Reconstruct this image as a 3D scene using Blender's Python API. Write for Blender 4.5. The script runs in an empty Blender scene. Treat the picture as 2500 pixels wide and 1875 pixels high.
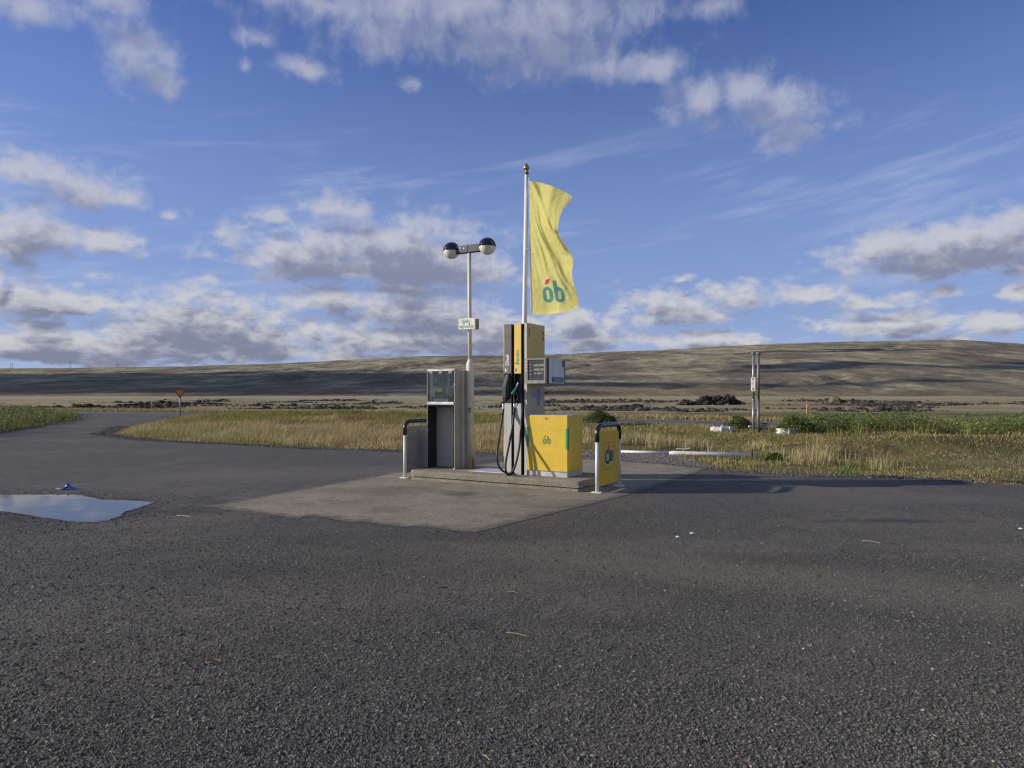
import bpy, math, random
import numpy as np
from mathutils import Vector, Matrix

random.seed(7)
RNG = np.random.default_rng(11)
scene = bpy.context.scene
COL = scene.collection

# ------------------------------------------------------------------ camera
H_EYE = 1.5            # eye height in metres
FPX, CX, HY = 1712.0, 1250.0, 965.0   # focal length, centre and horizon of the photograph, in its pixels
cam_data = bpy.data.cameras.new('camera')
cam = bpy.data.objects.new('camera', cam_data)
COL.objects.link(cam)
cam.location = (0, 0, H_EYE)
cam.rotation_euler = (math.radians(90), 0, 0)
cam_data.sensor_width = 36.0
cam_data.lens = 36.0 * FPX / 2500.0
cam_data.shift_y = (HY - 937.5) / 2500.0
cam_data.clip_start = 0.1
cam_data.clip_end = 20000
scene.camera = cam
scene.render.resolution_x, scene.render.resolution_y = 1024, 768

# ------------------------------------------------------------------ sun and sky
SUN_EL, SUN_AZ = math.radians(20.0), math.radians(-90.8)   # azimuth measured from +Y towards +X
sun_dir = Vector((math.sin(SUN_AZ) * math.cos(SUN_EL), math.cos(SUN_AZ) * math.cos(SUN_EL), math.sin(SUN_EL)))
sun_data = bpy.data.lights.new('sun', 'SUN')
sun_data.energy = 4.7
sun_data.angle = math.radians(0.53)
sun_data.color = (1.0, 0.90, 0.76)
sun = bpy.data.objects.new('sun', sun_data)
COL.objects.link(sun)
sun.rotation_euler = sun_dir.to_track_quat('Z', 'Y').to_euler()
sun.location = (-60, -5, 40)

scene.view_settings.view_transform = 'Standard'
scene.view_settings.look = 'None'
scene.view_settings.exposure = 0.0
scene.view_settings.gamma = 1.0
scene.view_settings.use_curve_mapping = False
try:
    scene.cycles.use_denoising = True
    scene.cycles.denoiser = 'OPENIMAGEDENOISE'
    scene.cycles.denoising_input_passes = 'RGB_ALBEDO_NORMAL'
    scene.cycles.denoising_prefilter = 'ACCURATE'
    scene.cycles.max_bounces = 6
    scene.cycles.transparent_max_bounces = 8
    scene.cycles.sample_clamp_indirect = 4.0
    scene.cycles.pixel_filter_type = 'BLACKMAN_HARRIS'
    scene.cycles.filter_width = 1.3
except Exception:
    pass


class NT:
    """small helper to write node trees as expressions"""
    def __init__(self, tree):
        self.t = tree
        self.n = tree.nodes
        self.l = tree.links

    def new(self, typ, **kw):
        nd = self.n.new(typ)
        for k, v in kw.items():
            setattr(nd, k, v)
        return nd

    def put(self, sock, v):
        if isinstance(v, bpy.types.NodeSocket):
            self.l.new(v, sock)
        elif v is not None:
            if sock.type == 'RGBA' and hasattr(v, '__len__') and len(v) == 3:
                v = (*v, 1.0)
            sock.default_value = v

    def m(self, op, a, b=None, c=None, clamp=False):
        nd = self.new('ShaderNodeMath', operation=op, use_clamp=clamp)
        for i, v in enumerate((a, b, c)):
            if v is not None:
                self.put(nd.inputs[i], v)
        return nd.outputs[0]

    def v(self, op, a, b=None, c=None):
        nd = self.new('ShaderNodeVectorMath', operation=op)
        for i, x in enumerate((a, b, c)):
            if x is not None:
                self.put(nd.inputs[i], x)
        return nd.outputs['Value'] if op in ('LENGTH', 'DOT_PRODUCT', 'DISTANCE') else nd.outputs['Vector']

    def mix(self, fac, a, b, blend='MIX'):
        nd = self.new('ShaderNodeMix', data_type='RGBA', blend_type=blend)
        self.put(nd.inputs[0], fac)
        self.put(nd.inputs[6], a)
        self.put(nd.inputs[7], b)
        return nd.outputs[2]

    def noise(self, vec, scale, detail=4, rough=0.55, dims='3D', dist=0.0, lac=2.0):
        nd = self.new('ShaderNodeTexNoise', noise_dimensions=dims)
        self.put(nd.inputs['Vector'], vec)
        nd.inputs['Scale'].default_value = scale
        nd.inputs['Detail'].default_value = detail
        nd.inputs['Roughness'].default_value = rough
        nd.inputs['Lacunarity'].default_value = lac
        nd.inputs['Distortion'].default_value = dist
        return nd.outputs['Fac']

    def voronoi(self, vec, scale, feature='F1', rand=1.0, out='Distance'):
        nd = self.new('ShaderNodeTexVoronoi', feature=feature)
        self.put(nd.inputs['Vector'], vec)
        nd.inputs['Scale'].default_value = scale
        nd.inputs['Randomness'].default_value = rand
        return nd.outputs[out]

    def ramp(self, fac, lo, hi, a=0.0, b=1.0, smooth=True):
        nd = self.new('ShaderNodeMapRange')
        nd.interpolation_type = 'SMOOTHSTEP' if smooth else 'LINEAR'
        self.put(nd.inputs[0], fac)
        self.put(nd.inputs[1], lo)
        self.put(nd.inputs[2], hi)
        self.put(nd.inputs[3], a)
        self.put(nd.inputs[4], b)
        return nd.outputs[0]

    def sep(self, vec):
        nd = self.new('ShaderNodeSeparateXYZ')
        self.put(nd.inputs[0], vec)
        return nd.outputs

    def comb(self, x, y, z=0.0):
        nd = self.new('ShaderNodeCombineXYZ')
        for i, v in enumerate((x, y, z)):
            self.put(nd.inputs[i], v)
        return nd.outputs[0]


# clouds as they stand in the sky: (x, y, rx, ry, faint) read off the photograph at 2212 px width,
# turned into azimuth and elevation angles so the sky is a true dome round the place
CL = [
 (1000, 20, 400, 75, 0), (1190, 110, 150, 62, 0), (860, 80, 150, 55, .0), (700, 5, 160, 35, .05), (1110, 60, 190, 80, -.1),
 (1290, 145, 110, 42, .1),
 (300, 115, 70, 75, .0), (330, 160, 45, 40, .1), (268, 15, 62, 40, .0), (50, 0, 130, 40, .0),
 (620, 142, 62, 30, .2), (668, 155, 50, 26, .2), (535, 72, 46, 26, .45), (522, 135, 26, 22, .6), (890, 178, 52, 20, .45),
 (1400, 140, 70, 38, .15), (1500, 215, 90, 52, .18), (1605, 195, 56, 40, .05), (1690, 245, 85, 56, .0), (1525, 275, 75, 28, .42),
 (1800, 265, 90, 30, .6), (1545, 8, 62, 34, .1),
 (30, 355, 120, 38, .0), (170, 395, 110, 42, .05), (260, 425, 70, 24, .1), (50, 505, 100, 56, -.2), (220, 512, 60, 38, .0), (385, 468, 40, 18, .3),
 (0, 600, 20, 50, .0),
 (100, 648, 160, 42, -.05), (430, 690, 190, 60, -.1), (560, 735, 130, 40, -.1), (120, 735, 230, 46, -.05), (330, 745, 260, 36, -.1), (180, 775, 300, 16, .0),
 (690, 548, 175, 55, -.15), (850, 545, 180, 60, -.3), (960, 585, 140, 36, -.15), (800, 585, 180, 22, -.2), (1060, 580, 70, 34, .05), (720, 440, 85, 30, .15), (590, 462, 50, 22, .3),
 (740, 640, 120, 36, .0), (900, 660, 180, 55, .0), (1010, 725, 230, 45, -.1), (830, 730, 220, 40, .0), (760, 770, 170, 14, .1),
 (1450, 668, 130, 42, .0), (1610, 635, 60, 30, .05), (1730, 628, 80, 28, .05), (1860, 645, 120, 22, .1), (2030, 622, 55, 18, .15), (1400, 640, 50, 22, .1),
 (1510, 730, 160, 24, .05), (1270, 728, 110, 36, .0), (1250, 690, 80, 30, .1), (1475, 602, 36, 12, .2),
 (2060, 545, 250, 42, -.1), (2160, 510, 190, 46, -.1), (1930, 530, 110, 36, .05), (2280, 540, 120, 50, -.1),
 (1910, 695, 155, 34, .0), (1950, 672, 70, 24, .0), (2150, 705, 120, 28, .05), (2225, 628, 50, 26, .05), (2040, 730, 120, 18, .1),
]


def sky_angles(px, py):
    k = 2500.0 / 2212.0
    U, V = (px * k - CX) / FPX, (HY - py * k) / FPX
    az = math.atan(U)
    return az, math.atan(V * math.cos(az)), U, V


world = bpy.data.worlds.new('World')
scene.world = world
world.use_nodes = True
wt = NT(world.node_tree)
wt.n.clear()
gen = wt.new('ShaderNodeTexCoord').outputs['Generated']
dx, dy, dz = wt.sep(wt.v('NORMALIZE', gen))
az_n = wt.m('ARCTAN2', dx, dy)
el_n = wt.m('ARCSINE', dz)
pos = wt.comb(az_n, el_n, 0.0)

# cloud field as a node group, evaluated at the point and again a little towards the sun
grp = bpy.data.node_groups.new('cloud_field', 'ShaderNodeTree')
grp.interface.new_socket('P', in_out='INPUT', socket_type='NodeSocketVector')
grp.interface.new_socket('A', in_out='INPUT', socket_type='NodeSocketFloat')
grp.interface.new_socket('D', in_out='OUTPUT', socket_type='NodeSocketFloat')
g = NT(grp)
gin, gout = g.new('NodeGroupInput'), g.new('NodeGroupOutput')
P = gin.outputs['P']
gx, gy, _ = g.sep(P)
k_ = g.m('ADD', gy, 0.16)
q = g.comb(gx, g.m('MULTIPLY', g.m('LOGARITHM', g.m('ADD', gy, 0.22), math.e), 0.62), 0.0)
big = g.noise(q, 7.0, 2, 0.5, '2D')
lump = g.noise(q, 12.0, 3, 0.5, '2D')
billow = g.m('ABSOLUTE', g.m('SUBTRACT', g.m('MULTIPLY', g.noise(q, 17.0, 4, 0.55, '2D'), 2.0), 1.0))
fine = g.noise(q, 30.0, 7, 0.60, '2D', 0.25)
wx = g.m('MULTIPLY', g.m('SUBTRACT', big, 0.5), 0.05)
Pw = g.v('ADD', P, g.comb(wx, g.m('MULTIPLY', wx, -0.45), 0.0))
best = None
for (px, py, rx, ry, faint) in CL:
    az, el, U, V = sky_angles(px, py)
    c = math.cos(az)
    kk = 2500.0 / 2212.0 / FPX
    rax, rel = rx * kk * c * c * 1.12, ry * kk * c * math.cos(el) ** 2 * 1.12
    flatten = el < 0.33
    if flatten:                       # cumulus: rounded above, flat below
        el, rel = el - 0.30 * rel, rel * 1.30
    v_ = g.v('MULTIPLY_ADD', Pw, (1 / rax, 1 / rel, 0), (-az / rax, -el / rel, 0))
    if flatten:
        v_ = g.v('MAXIMUM', v_, g.v('MULTIPLY', v_, (-1.0, -1.9, 0)))
    L = g.v('LENGTH', v_)
    if faint:
        L = g.m('ADD', L, faint)
    if best is None:
        best = L
    else:
        nd = g.new('ShaderNodeMath', operation='SMOOTH_MIN')
        g.put(nd.inputs[0], best)
        g.put(nd.inputs[1], L)
        nd.inputs[2].default_value = 0.22
        best = nd.outputs[0]
# beyond the picture broken cloud goes on at random, thickened to add fill light
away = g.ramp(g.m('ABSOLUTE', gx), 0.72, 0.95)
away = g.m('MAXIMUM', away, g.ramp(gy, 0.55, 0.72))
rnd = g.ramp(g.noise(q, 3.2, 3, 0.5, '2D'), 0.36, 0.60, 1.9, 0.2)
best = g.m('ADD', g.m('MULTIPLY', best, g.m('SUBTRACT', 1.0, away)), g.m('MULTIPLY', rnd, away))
nz = g.m('ADD', g.m('ADD', g.m('MULTIPLY', g.m('SUBTRACT', lump, 0.5), 0.9), g.m('MULTIPLY', g.m('SUBTRACT', billow, 0.22), 0.95)),
         g.m('MULTIPLY', g.m('SUBTRACT', fine, 0.5), g.m('MULTIPLY', gin.outputs['A'], g.ramp(gy, 0.15, 0.45, 1.40, 1.45))))
D = g.m('ADD', g.m('SUBTRACT', 1.0, best), nz)
g.put(gout.inputs['D'], D)


def field(p, amp):
    nd = wt.new('ShaderNodeGroup')
    nd.node_tree = grp
    wt.put(nd.inputs[0], p)
    nd.inputs[1].default_value = amp
    return nd.outputs[0]


kel = wt.m('ADD', wt.m('MULTIPLY', el_n, 0.05), 0.014)
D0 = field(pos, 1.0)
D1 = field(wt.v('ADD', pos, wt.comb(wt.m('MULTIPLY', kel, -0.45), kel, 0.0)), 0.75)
alpha = wt.ramp(D0, wt.m('SUBTRACT', -0.16, wt.m('MULTIPLY', el_n, 0.9)), wt.m('ADD', 0.38, wt.m('MULTIPLY', el_n, 1.5)))
thick = wt.ramp(D1, -0.20, 0.85)
low = wt.ramp(el_n, 0.05, 0.42)
# thin high cirrus drawn out in streaks
cv = wt.comb(wt.m('ADD', wt.m('MULTIPLY', az_n, 1.6), wt.m('MULTIPLY', el_n, 3.0)),
             wt.m('SUBTRACT', wt.m('MULTIPLY', el_n, 15.0), wt.m('MULTIPLY', az_n, 2.6)), 0.0)
cir = wt.ramp(wt.noise(cv, 1.6, 7, 0.62, '2D', 0.15), 0.48, 0.80)
cir_mask = wt.m('MULTIPLY', wt.ramp(el_n, 0.02, 0.10), wt.ramp(el_n, 0.40, 0.28))
veil = wt.m('MULTIPLY', wt.m('MULTIPLY', cir, cir_mask), 0.50)

sky = wt.new('ShaderNodeTexSky', sky_type='NISHITA')
sky.sun_disc = False
sky.sun_elevation = SUN_EL
sky.sun_rotation = SUN_AZ
sky.altitude = 200
sky.air_density = 1.0
sky.dust_density = 0.6
sky.ozone_density = 1.5
SKY_S = 0.10
base = wt.mix(1.0, sky.outputs[0], (0.60, 0.74, 1.27), 'MULTIPLY')
horiz = wt.ramp(el_n, -0.05, 0.56, 0.95, 0.0)
c10 = lambda r, gg, b: (r / SKY_S, gg / SKY_S, b / SKY_S, 1.0)
base = wt.mix(horiz, base, c10(0.275, 0.37, 0.64))
base = wt.mix(wt.ramp(el_n, 0.0, 0.12, 0.6, 0.0), base, c10(0.42, 0.52, 0.74))
base = wt.mix(veil, base, c10(0.46, 0.53, 0.72))
high = wt.m('MULTIPLY', low, wt.ramp(wt.m('ABSOLUTE', az_n), 1.4, 0.8))  # off to the sides lit cloud stays brighter, as added fill
lit = wt.mix(high, c10(0.60, 0.60, 0.64), c10(0.46, 0.48, 0.60))
dark = wt.mix(low, c10(0.215, 0.235, 0.335), c10(0.285, 0.31, 0.45))
cloud = wt.mix(thick, lit, dark)
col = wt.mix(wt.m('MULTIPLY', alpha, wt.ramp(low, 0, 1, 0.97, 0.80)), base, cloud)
under = wt.ramp(dz, -0.02, 0.0)
col = wt.mix(under, c10(0.10, 0.09, 0.08), col)
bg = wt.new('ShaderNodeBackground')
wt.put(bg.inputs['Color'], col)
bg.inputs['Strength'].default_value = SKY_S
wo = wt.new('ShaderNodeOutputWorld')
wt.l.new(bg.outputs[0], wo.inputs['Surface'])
try:
    world.cycles.sampling_method = 'MANUAL'
    world.cycles.sample_map_resolution = 512
except Exception:
    pass

# ------------------------------------------------------------------ helpers
def gp(px, py, z=0.0):
    """point of the ground (height z) seen at this place of the photograph"""
    Y = (H_EYE - z) * FPX / (py - HY)
    return ((px - CX) / FPX * Y, Y)


def at(px, py, Y):
    return Vector(((px - CX) / FPX * Y, Y, H_EYE + (HY - py) / FPX * Y))


MATS = {}


def mat(name, color, rough=0.6, metal=0.0, var=0.12, scale=6.0, bump=0.0, bump_scale=60.0, spec=0.5, grime=0.0,
        grime_col=(0.10, 0.09, 0.075), subsurf=0.0, coat=0.0):
    """painted, plastic or metal surface with slight procedural unevenness and dirt"""
    if name in MATS:
        return MATS[name]
    m = bpy.data.materials.new(name)
    m.use_nodes = True
    t = NT(m.node_tree)
    b = t.n['Principled BSDF']
    tc = t.new('ShaderNodeTexCoord').outputs['Object']
    n1 = t.noise(tc, scale, 5, 0.6)
    c = tuple(color)
    lo = tuple(max(0.0, v * (1 - var)) for v in c)
    hi = tuple(min(1.0, v * (1 + var)) for v in c)
    colr = t.mix(t.ramp(n1, 0.3, 0.7), lo, hi)
    if grime > 0:
        st = t.new('ShaderNodeMapping')
        t.put(st.inputs['Vector'], tc)
        st.inputs['Scale'].default_value = (14, 14, 2.2)
        n2 = t.noise(st.outputs[0], 1.0, 6, 0.65)
        colr = t.mix(t.ramp(n2, 0.50, 0.78, 0.0, grime), colr, grime_col)
    t.put(b.inputs['Base Color'], colr)
    t.put(b.inputs['Roughness'], t.ramp(n1, 0.2, 0.8, max(0.02, rough - 0.07), min(1.0, rough + 0.07)))
    b.inputs['Metallic'].default_value = metal
    b.inputs['Specular IOR Level'].default_value = spec
    if coat:
        b.inputs['Coat Weight'].default_value = coat
        b.inputs['Coat Roughness'].default_value = 0.12
    if bump > 0:
        bp = t.new('ShaderNodeBump')
        bp.inputs['Strength'].default_value = 1.0
        bp.inputs['Distance'].default_value = bump
        t.put(bp.inputs['Height'], t.noise(tc, bump_scale, 4, 0.6))
        t.l.new(bp.outputs[0], b.inputs['Normal'])
    MATS[name] = m
    return m


def tag(o, label=None, cat=None, group=None, kind=None):
    if label:
        o['label'] = label
    if cat:
        o['category'] = cat
    if group:
        o['group'] = group
    if kind:
        o['kind'] = kind
    return o


def thing(name, label, cat, loc=(0, 0, 0), rz=0.0, group=None):
    o = bpy.data.objects.new(name, None)
    o.empty_display_size = 0.2
    COL.objects.link(o)
    o.location = loc
    o.rotation_euler = (0, 0, rz)
    return tag(o, label, cat, group)


def copy_tree(o, parent=None):
    c = o.copy()
    COL.objects.link(c)
    if parent:
        c.parent = parent
    for ch in [x for x in bpy.data.objects if x.parent == o]:
        copy_tree(ch, c)
    return c


class MB:
    """collects vertices and faces of one mesh"""
    def __init__(self):
        self.v, self.f, self.s = [], [], []

    def add(self, vs, fs, smooth=False):
        b = len(self.v)
        self.v += [tuple(v) for v in vs]
        self.f += [tuple(i + b for i in f) for f in fs]
        self.s += [smooth] * len(fs)
        return self

    def box(self, x0, x1, y0, y1, z0, z1):
        return self.add([(x0, y0, z0), (x1, y0, z0), (x1, y1, z0), (x0, y1, z0), (x0, y0, z1), (x1, y0, z1), (x1, y1, z1), (x0, y1, z1)],
                        [(0, 3, 2, 1), (4, 5, 6, 7), (0, 1, 5, 4), (1, 2, 6, 5), (2, 3, 7, 6), (3, 0, 4, 7)])

    def prism(self, poly, a, b, axis='z', smooth=False):
        """polygon extruded along an axis from a to b; poly is counter-clockwise in the other two axes"""
        n = len(poly)
        f3 = {'z': lambda p, h: (p[0], p[1], h), 'y': lambda p, h: (p[0], h, p[1]), 'x': lambda p, h: (h, p[0], p[1])}[axis]
        vs = [f3(p, a) for p in poly] + [f3(p, b) for p in poly]
        fl = axis == 'y'
        fs = [tuple(range(n)) if fl else tuple(reversed(range(n))), tuple(reversed(range(n, 2 * n))) if fl else tuple(range(n, 2 * n))]
        self.add(vs, fs)
        sides = []
        for i in range(n):
            j = (i + 1) % n
            sides.append((i, n + i, n + j, j) if fl else (i, j, n + j, n + i))
        base = len(self.v) - 2 * n
        self.f += [tuple(k + base for k in q_) for q_ in sides]
        self.s += [smooth] * n
        return self

    def tube(self, pts, r, n=12, caps=True, smooth=True):
        pts = [Vector(p) for p in pts]
        rs = r if hasattr(r, '__len__') else [r] * len(pts)
        base = len(self.v)
        up = None
        for i, p in enumerate(pts):
            d = (pts[min(i + 1, len(pts) - 1)] - pts[max(i - 1, 0)]).normalized()
            if up is None:
                up = Vector((1, 0, 0)) if abs(d.x) < 0.9 else Vector((0, 1, 0))
            a = d.cross(up).normalized()
            b = d.cross(a).normalized()
            up = -b if False else up
            for k in range(n):
                th = 2 * math.pi * k / n
                self.v.append(tuple(p + (a * math.cos(th) + b * math.sin(th)) * rs[i]))
        for i in range(len(pts) - 1):
            for k in range(n):
                k2 = (k + 1) % n
                self.f.append((base + i * n + k, base + (i + 1) * n + k, base + (i + 1) * n + k2, base + i * n + k2))
                self.s.append(smooth)
        if caps:
            self.f.append(tuple(base + k for k in range(n)))
            self.f.append(tuple(base + (len(pts) - 1) * n + k for k in reversed(range(n))))
            self.s += [False, False]
        return self

    def lathe(self, prof, n=20, c=(0, 0, 0), smooth=True):
        base = len(self.v)
        for (r, z) in prof:
            for k in range(n):
                th = 2 * math.pi * k / n
                self.v.append((c[0] + r * math.cos(th), c[1] + r * math.sin(th), c[2] + z))
        for i in range(len(prof) - 1):
            for k in range(n):
                k2 = (k + 1) % n
                self.f.append((base + i * n + k, base + i * n + k2, base + (i + 1) * n + k2, base + (i + 1) * n + k))
                self.s.append(smooth)
        if prof[0][0] > 1e-4:
            self.f.append(tuple(base + k for k in reversed(range(n))))
            self.s.append(False)
        if prof[-1][0] > 1e-4:
            self.f.append(tuple(base + (len(prof) - 1) * n + k for k in range(n)))
            self.s.append(False)
        return self

    def ring(self, cx, cz, ro, ri, y, n=20, th=0.002, sx=1.0):
        """flat printed ring in the x-z plane facing -y"""
        vs, fs = [], []
        for k in range(n):
            a = 2 * math.pi * k / n
            for r_ in (ro, ri):
                vs.append((cx + r_ * sx * math.cos(a), y, cz + r_ * math.sin(a)))
        for k in range(n):
            k2 = (k + 1) % n
            fs.append((2 * k, 2 * k2, 2 * k2 + 1, 2 * k + 1))
        return self.add(vs, fs)

    def build(self, name, m, parent=None, bevel=0.0, M=None):
        me = bpy.data.meshes.new(name)
        me.from_pydata(self.v, [], self.f)
        me.polygons.foreach_set('use_smooth', self.s)
        for mm in (m if isinstance(m, (list, tuple)) else [m]):
            me.materials.append(mm)
        me.update()
        if M is not None:
            me.transform(M)
        o = bpy.data.objects.new(name, me)
        COL.objects.link(o)
        if parent:
            o.parent = parent
        if bevel > 0:
            bv = o.modifiers.new('bevel', 'BEVEL')
            bv.width = bevel
            bv.segments = 2
            bv.limit_method = 'ANGLE'
        return o


def np_mesh(name, verts, faces, m, parent=None, smooth=False, colors=None, mat_index=None):
    """fast mesh from arrays; faces is an (n, k) array"""
    me = bpy.data.meshes.new(name)
    verts = np.asarray(verts, dtype=np.float32)
    faces = np.asarray(faces, dtype=np.int32)
    n, k = faces.shape
    me.vertices.add(len(verts))
    me.vertices.foreach_set('co', verts.ravel())
    me.loops.add(n * k)
    me.loops.foreach_set('vertex_index', faces.ravel())
    me.polygons.add(n)
    me.polygons.foreach_set('loop_start', np.arange(0, n * k, k, dtype=np.int32))
    try:
        me.polygons.foreach_set('loop_total', np.full(n, k, dtype=np.int32))
    except Exception:
        pass
    me.polygons.foreach_set('use_smooth', np.full(n, smooth, dtype=bool))
    if mat_index is not None:
        me.polygons.foreach_set('material_index', np.asarray(mat_index, dtype=np.int32))
    for mm in (m if isinstance(m, (list, tuple)) else [m]):
        me.materials.append(mm)
    if colors is not None:
        ca = me.color_attributes.new('tint', 'FLOAT_COLOR', 'POINT')
        c4 = np.ones((len(verts), 4), dtype=np.float32)
        c4[:, :3] = colors
        ca.data.foreach_set('color', c4.ravel())
    me.update(calc_edges=True)
    me.validate()
    o = bpy.data.objects.new(name, me)
    COL.objects.link(o)
    if parent:
        o.parent = parent
    return o


def text_mesh(name, s, size, m, parent=None, M=None, bold=0.0, depth=0.0008, align='CENTER', xs=1.0, spacing=1.0, line=1.0):
    cu = bpy.data.curves.new(name, 'FONT')
    cu.body = s
    cu.size = size
    cu.align_x = align
    cu.align_y = 'CENTER'
    cu.offset = bold
    cu.extrude = depth
    cu.resolution_u = 4
    cu.space_character = spacing
    cu.space_line = line
    tmp = bpy.data.objects.new('tmp_text', cu)
    COL.objects.link(tmp)
    dg = bpy.context.evaluated_depsgraph_get()
    me = bpy.data.meshes.new_from_object(tmp.evaluated_get(dg))
    bpy.data.objects.remove(tmp)
    bpy.data.curves.remove(cu)
    me.name = name
    me.transform(Matrix.Scale(xs, 4, (1, 0, 0)))
    if M is not None:
        me.transform(M)
    me.materials.clear()
    me.materials.append(m)
    o = bpy.data.objects.new(name, me)
    COL.objects.link(o)
    if parent:
        o.parent = parent
    return o


RX90 = Matrix.Rotation(math.pi / 2, 4, 'X')          # text lying in x-z, read from -y


def T(x, y, z):
    return Matrix.Translation((x, y, z))


# reads from +x: text x axis runs along +y
RSIDE = Matrix(((0, 0, 1, 0), (1, 0, 0, 0), (0, 1, 0, 0), (0, 0, 0, 1)))


def in_poly(x, y, poly):
    x, y = np.asarray(x), np.asarray(y)
    ins = np.zeros(x.shape, bool)
    n = len(poly)
    for i in range(n):
        x1, y1 = poly[i]
        x2, y2 = poly[(i + 1) % n]
        if y1 == y2:
            continue
        c = ((y1 > y) != (y2 > y)) & (x < (x2 - x1) * (y - y1) / (y2 - y1) + x1)
        ins ^= c
    return ins


def edge_dist(x, y, poly):
    d = np.full(np.shape(x), 1e9)
    n = len(poly)
    for i in range(n):
        x1, y1 = poly[i]
        x2, y2 = poly[(i + 1) % n]
        L2 = (x2 - x1) ** 2 + (y2 - y1) ** 2 + 1e-9
        t = np.clip(((x - x1) * (x2 - x1) + (y - y1) * (y2 - y1)) / L2, 0, 1)
        d = np.minimum(d, np.hypot(x - x1 - t * (x2 - x1), y - y1 - t * (y2 - y1)))
    return d


def vnoise(x, y, s=1.0, seed=0, octaves=4):
    """value noise in numpy"""
    x, y = np.asarray(x, float) * s, np.asarray(y, float) * s
    out, amp, tot = 0, 1.0, 0
    for o in range(octaves):
        xi, yi = np.floor(x).astype(np.int64), np.floor(y).astype(np.int64)
        fx, fy = x - xi, y - yi
        fx, fy = fx * fx * (3 - 2 * fx), fy * fy * (3 - 2 * fy)

        def h(a, b):
            n = (a * 374761393 + b * 668265263 + (seed + o) * 974634777) & 0xFFFFFFFF
            n = ((n ^ (n >> 13)) * 1274126177) & 0xFFFFFFFF
            return ((n ^ (n >> 16)) & 0xFFFF) / 65535.0
        v = (h(xi, yi) * (1 - fx) + h(xi + 1, yi) * fx) * (1 - fy) + (h(xi, yi + 1) * (1 - fx) + h(xi + 1, yi + 1) * fx) * fy
        out = out + v * amp
        tot += amp
        amp *= 0.5
        x, y = x * 2.03 + 17.1, y * 2.03 + 5.3
    return out / tot


def ragged(pts, step=0.3, amp=0.06, seed=1, closed=True):
    """subdivide an outline and roughen it"""
    r = random.Random(seed)
    out = []
    n = len(pts)
    for i in range(n if closed else n - 1):
        a, b = pts[i], pts[(i + 1) % n]
        L = math.hypot(b[0] - a[0], b[1] - a[1])
        k = max(1, min(60, int(L / step)))
        for j in range(k):
            t = j / k
            am = amp if 0.2 < (a[1] + b[1]) / 2 < 60 else 0
            out.append((a[0] + (b[0] - a[0]) * t + r.uniform(-am, am), a[1] + (b[1] - a[1]) * t + r.uniform(-am, am)))
    return out


def sheet(name, poly, z, m, parent=None):
    import bmesh
    bm = bmesh.new()
    vs = [bm.verts.new((p[0], p[1], z)) for p in poly]
    es = [bm.edges.new((vs[i], vs[(i + 1) % len(vs)])) for i in range(len(vs))]
    bmesh.ops.triangle_fill(bm, use_beauty=True, use_dissolve=False, edges=es, normal=(0, 0, 1))
    for f in bm.faces:
        if f.normal.z < 0:
            f.normal_flip()
    me = bpy.data.meshes.new(name)
    bm.to_mesh(me)
    bm.free()
    me.materials.append(m)
    o = bpy.data.objects.new(name, me)
    COL.objects.link(o)
    if parent:
        o.parent = parent
    return o


# ------------------------------------------------------------------ outlines on the ground (metres)
NEAR_EDGE = [gp(*p) for p in [(250, 1060), (300, 1068), (400, 1077), (580, 1085), (800, 1096), (980, 1101), (1180, 1107), (1300, 1110),
                              (1430, 1116), (1600, 1128), (1735, 1145), (1900, 1157), (2050, 1161), (2240, 1168), (2500, 1187), (3100, 1232)]]
BACK_TIP = [gp(*p) for p in [(560, 1021), (430, 1031), (330, 1038), (300, 1042)]]
LEFT_BUSH = [gp(*p) for p in [(-900, 1225), (-400, 1120), (0, 1056), (60, 1047), (130, 1036), (180, 1027), (203, 1019)]]
ROAD_FAR = [(-150, 84), (-90, 75), (-60, 70.5), (-40, 66), (-25, 60), (-6, 53.6), (7.6, 44.2), (15.9, 38.6), (30, 29.5), (60, 12), (120, -22)]
ROAD_NEAR = [(-150, 77), (-90, 68), (-60, 63), (-42, 58.5), (-26, 53.0), (-5.2, 45.6), (8.3, 36.8), (15.0, 32.3), (27, 24.3), (57, 7), (118, -28)]
LOT = ([(-70, -30), (-70, 4)] + LEFT_BUSH + [(-36, 55.5), (-30, 54.6), (-20.5, 51.2)] + BACK_TIP + NEAR_EDGE + [(60, 4), (60, -30)])
LOT_R = ragged(LOT, 0.35, 0.07, 3)
MEADOW = BACK_TIP[::-1] and ([(-20.5, 51.2)] + BACK_TIP + NEAR_EDGE + [(27, 24.3), (15.0, 32.3), (8.3, 36.8), (-5.2, 45.6)])
PUDDLE = [gp(*p) for p in [(-420, 1226), (-200, 1214), (-60, 1209.5), (60, 1209), (190, 1209), (225, 1216), (250, 1221), (300, 1222.5), (380, 1227.5),
                           (352, 1236), (330, 1245), (304, 1251), (295, 1260), (266, 1272), (245, 1276), (215, 1277.5), (175, 1275), (140, 1270),
                           (100, 1265), (70, 1259), (50, 1256), (0, 1250), (-120, 1247), (-300, 1244)]]
PUDDLE_R = ragged(PUDDLE, 0.12, 0.022, 9)
APRON = [gp(*p) for p in [(490, 1240), (530, 1241), (548, 1248), (565, 1247), (580, 1251), (612, 1250), (622, 1255), (660, 1259), (700, 1264), (730, 1269),
                          (742, 1263), (770, 1262), (800, 1266), (850, 1277), (880, 1275), (930, 1281), (980, 1288), (1030, 1287), (1080, 1294), (1120, 1299), (1160, 1302),
                          (1200, 1292), (1250, 1279), (1300, 1268), (1340, 1257), (1440, 1233), (1530, 1210), (1600, 1190), (1735, 1143),
                          (1600, 1131), (1500, 1124), (1430, 1121)]] + [(-.2, 15.9), (-.85, 14.9), (-2.15, 13.9)]
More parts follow.
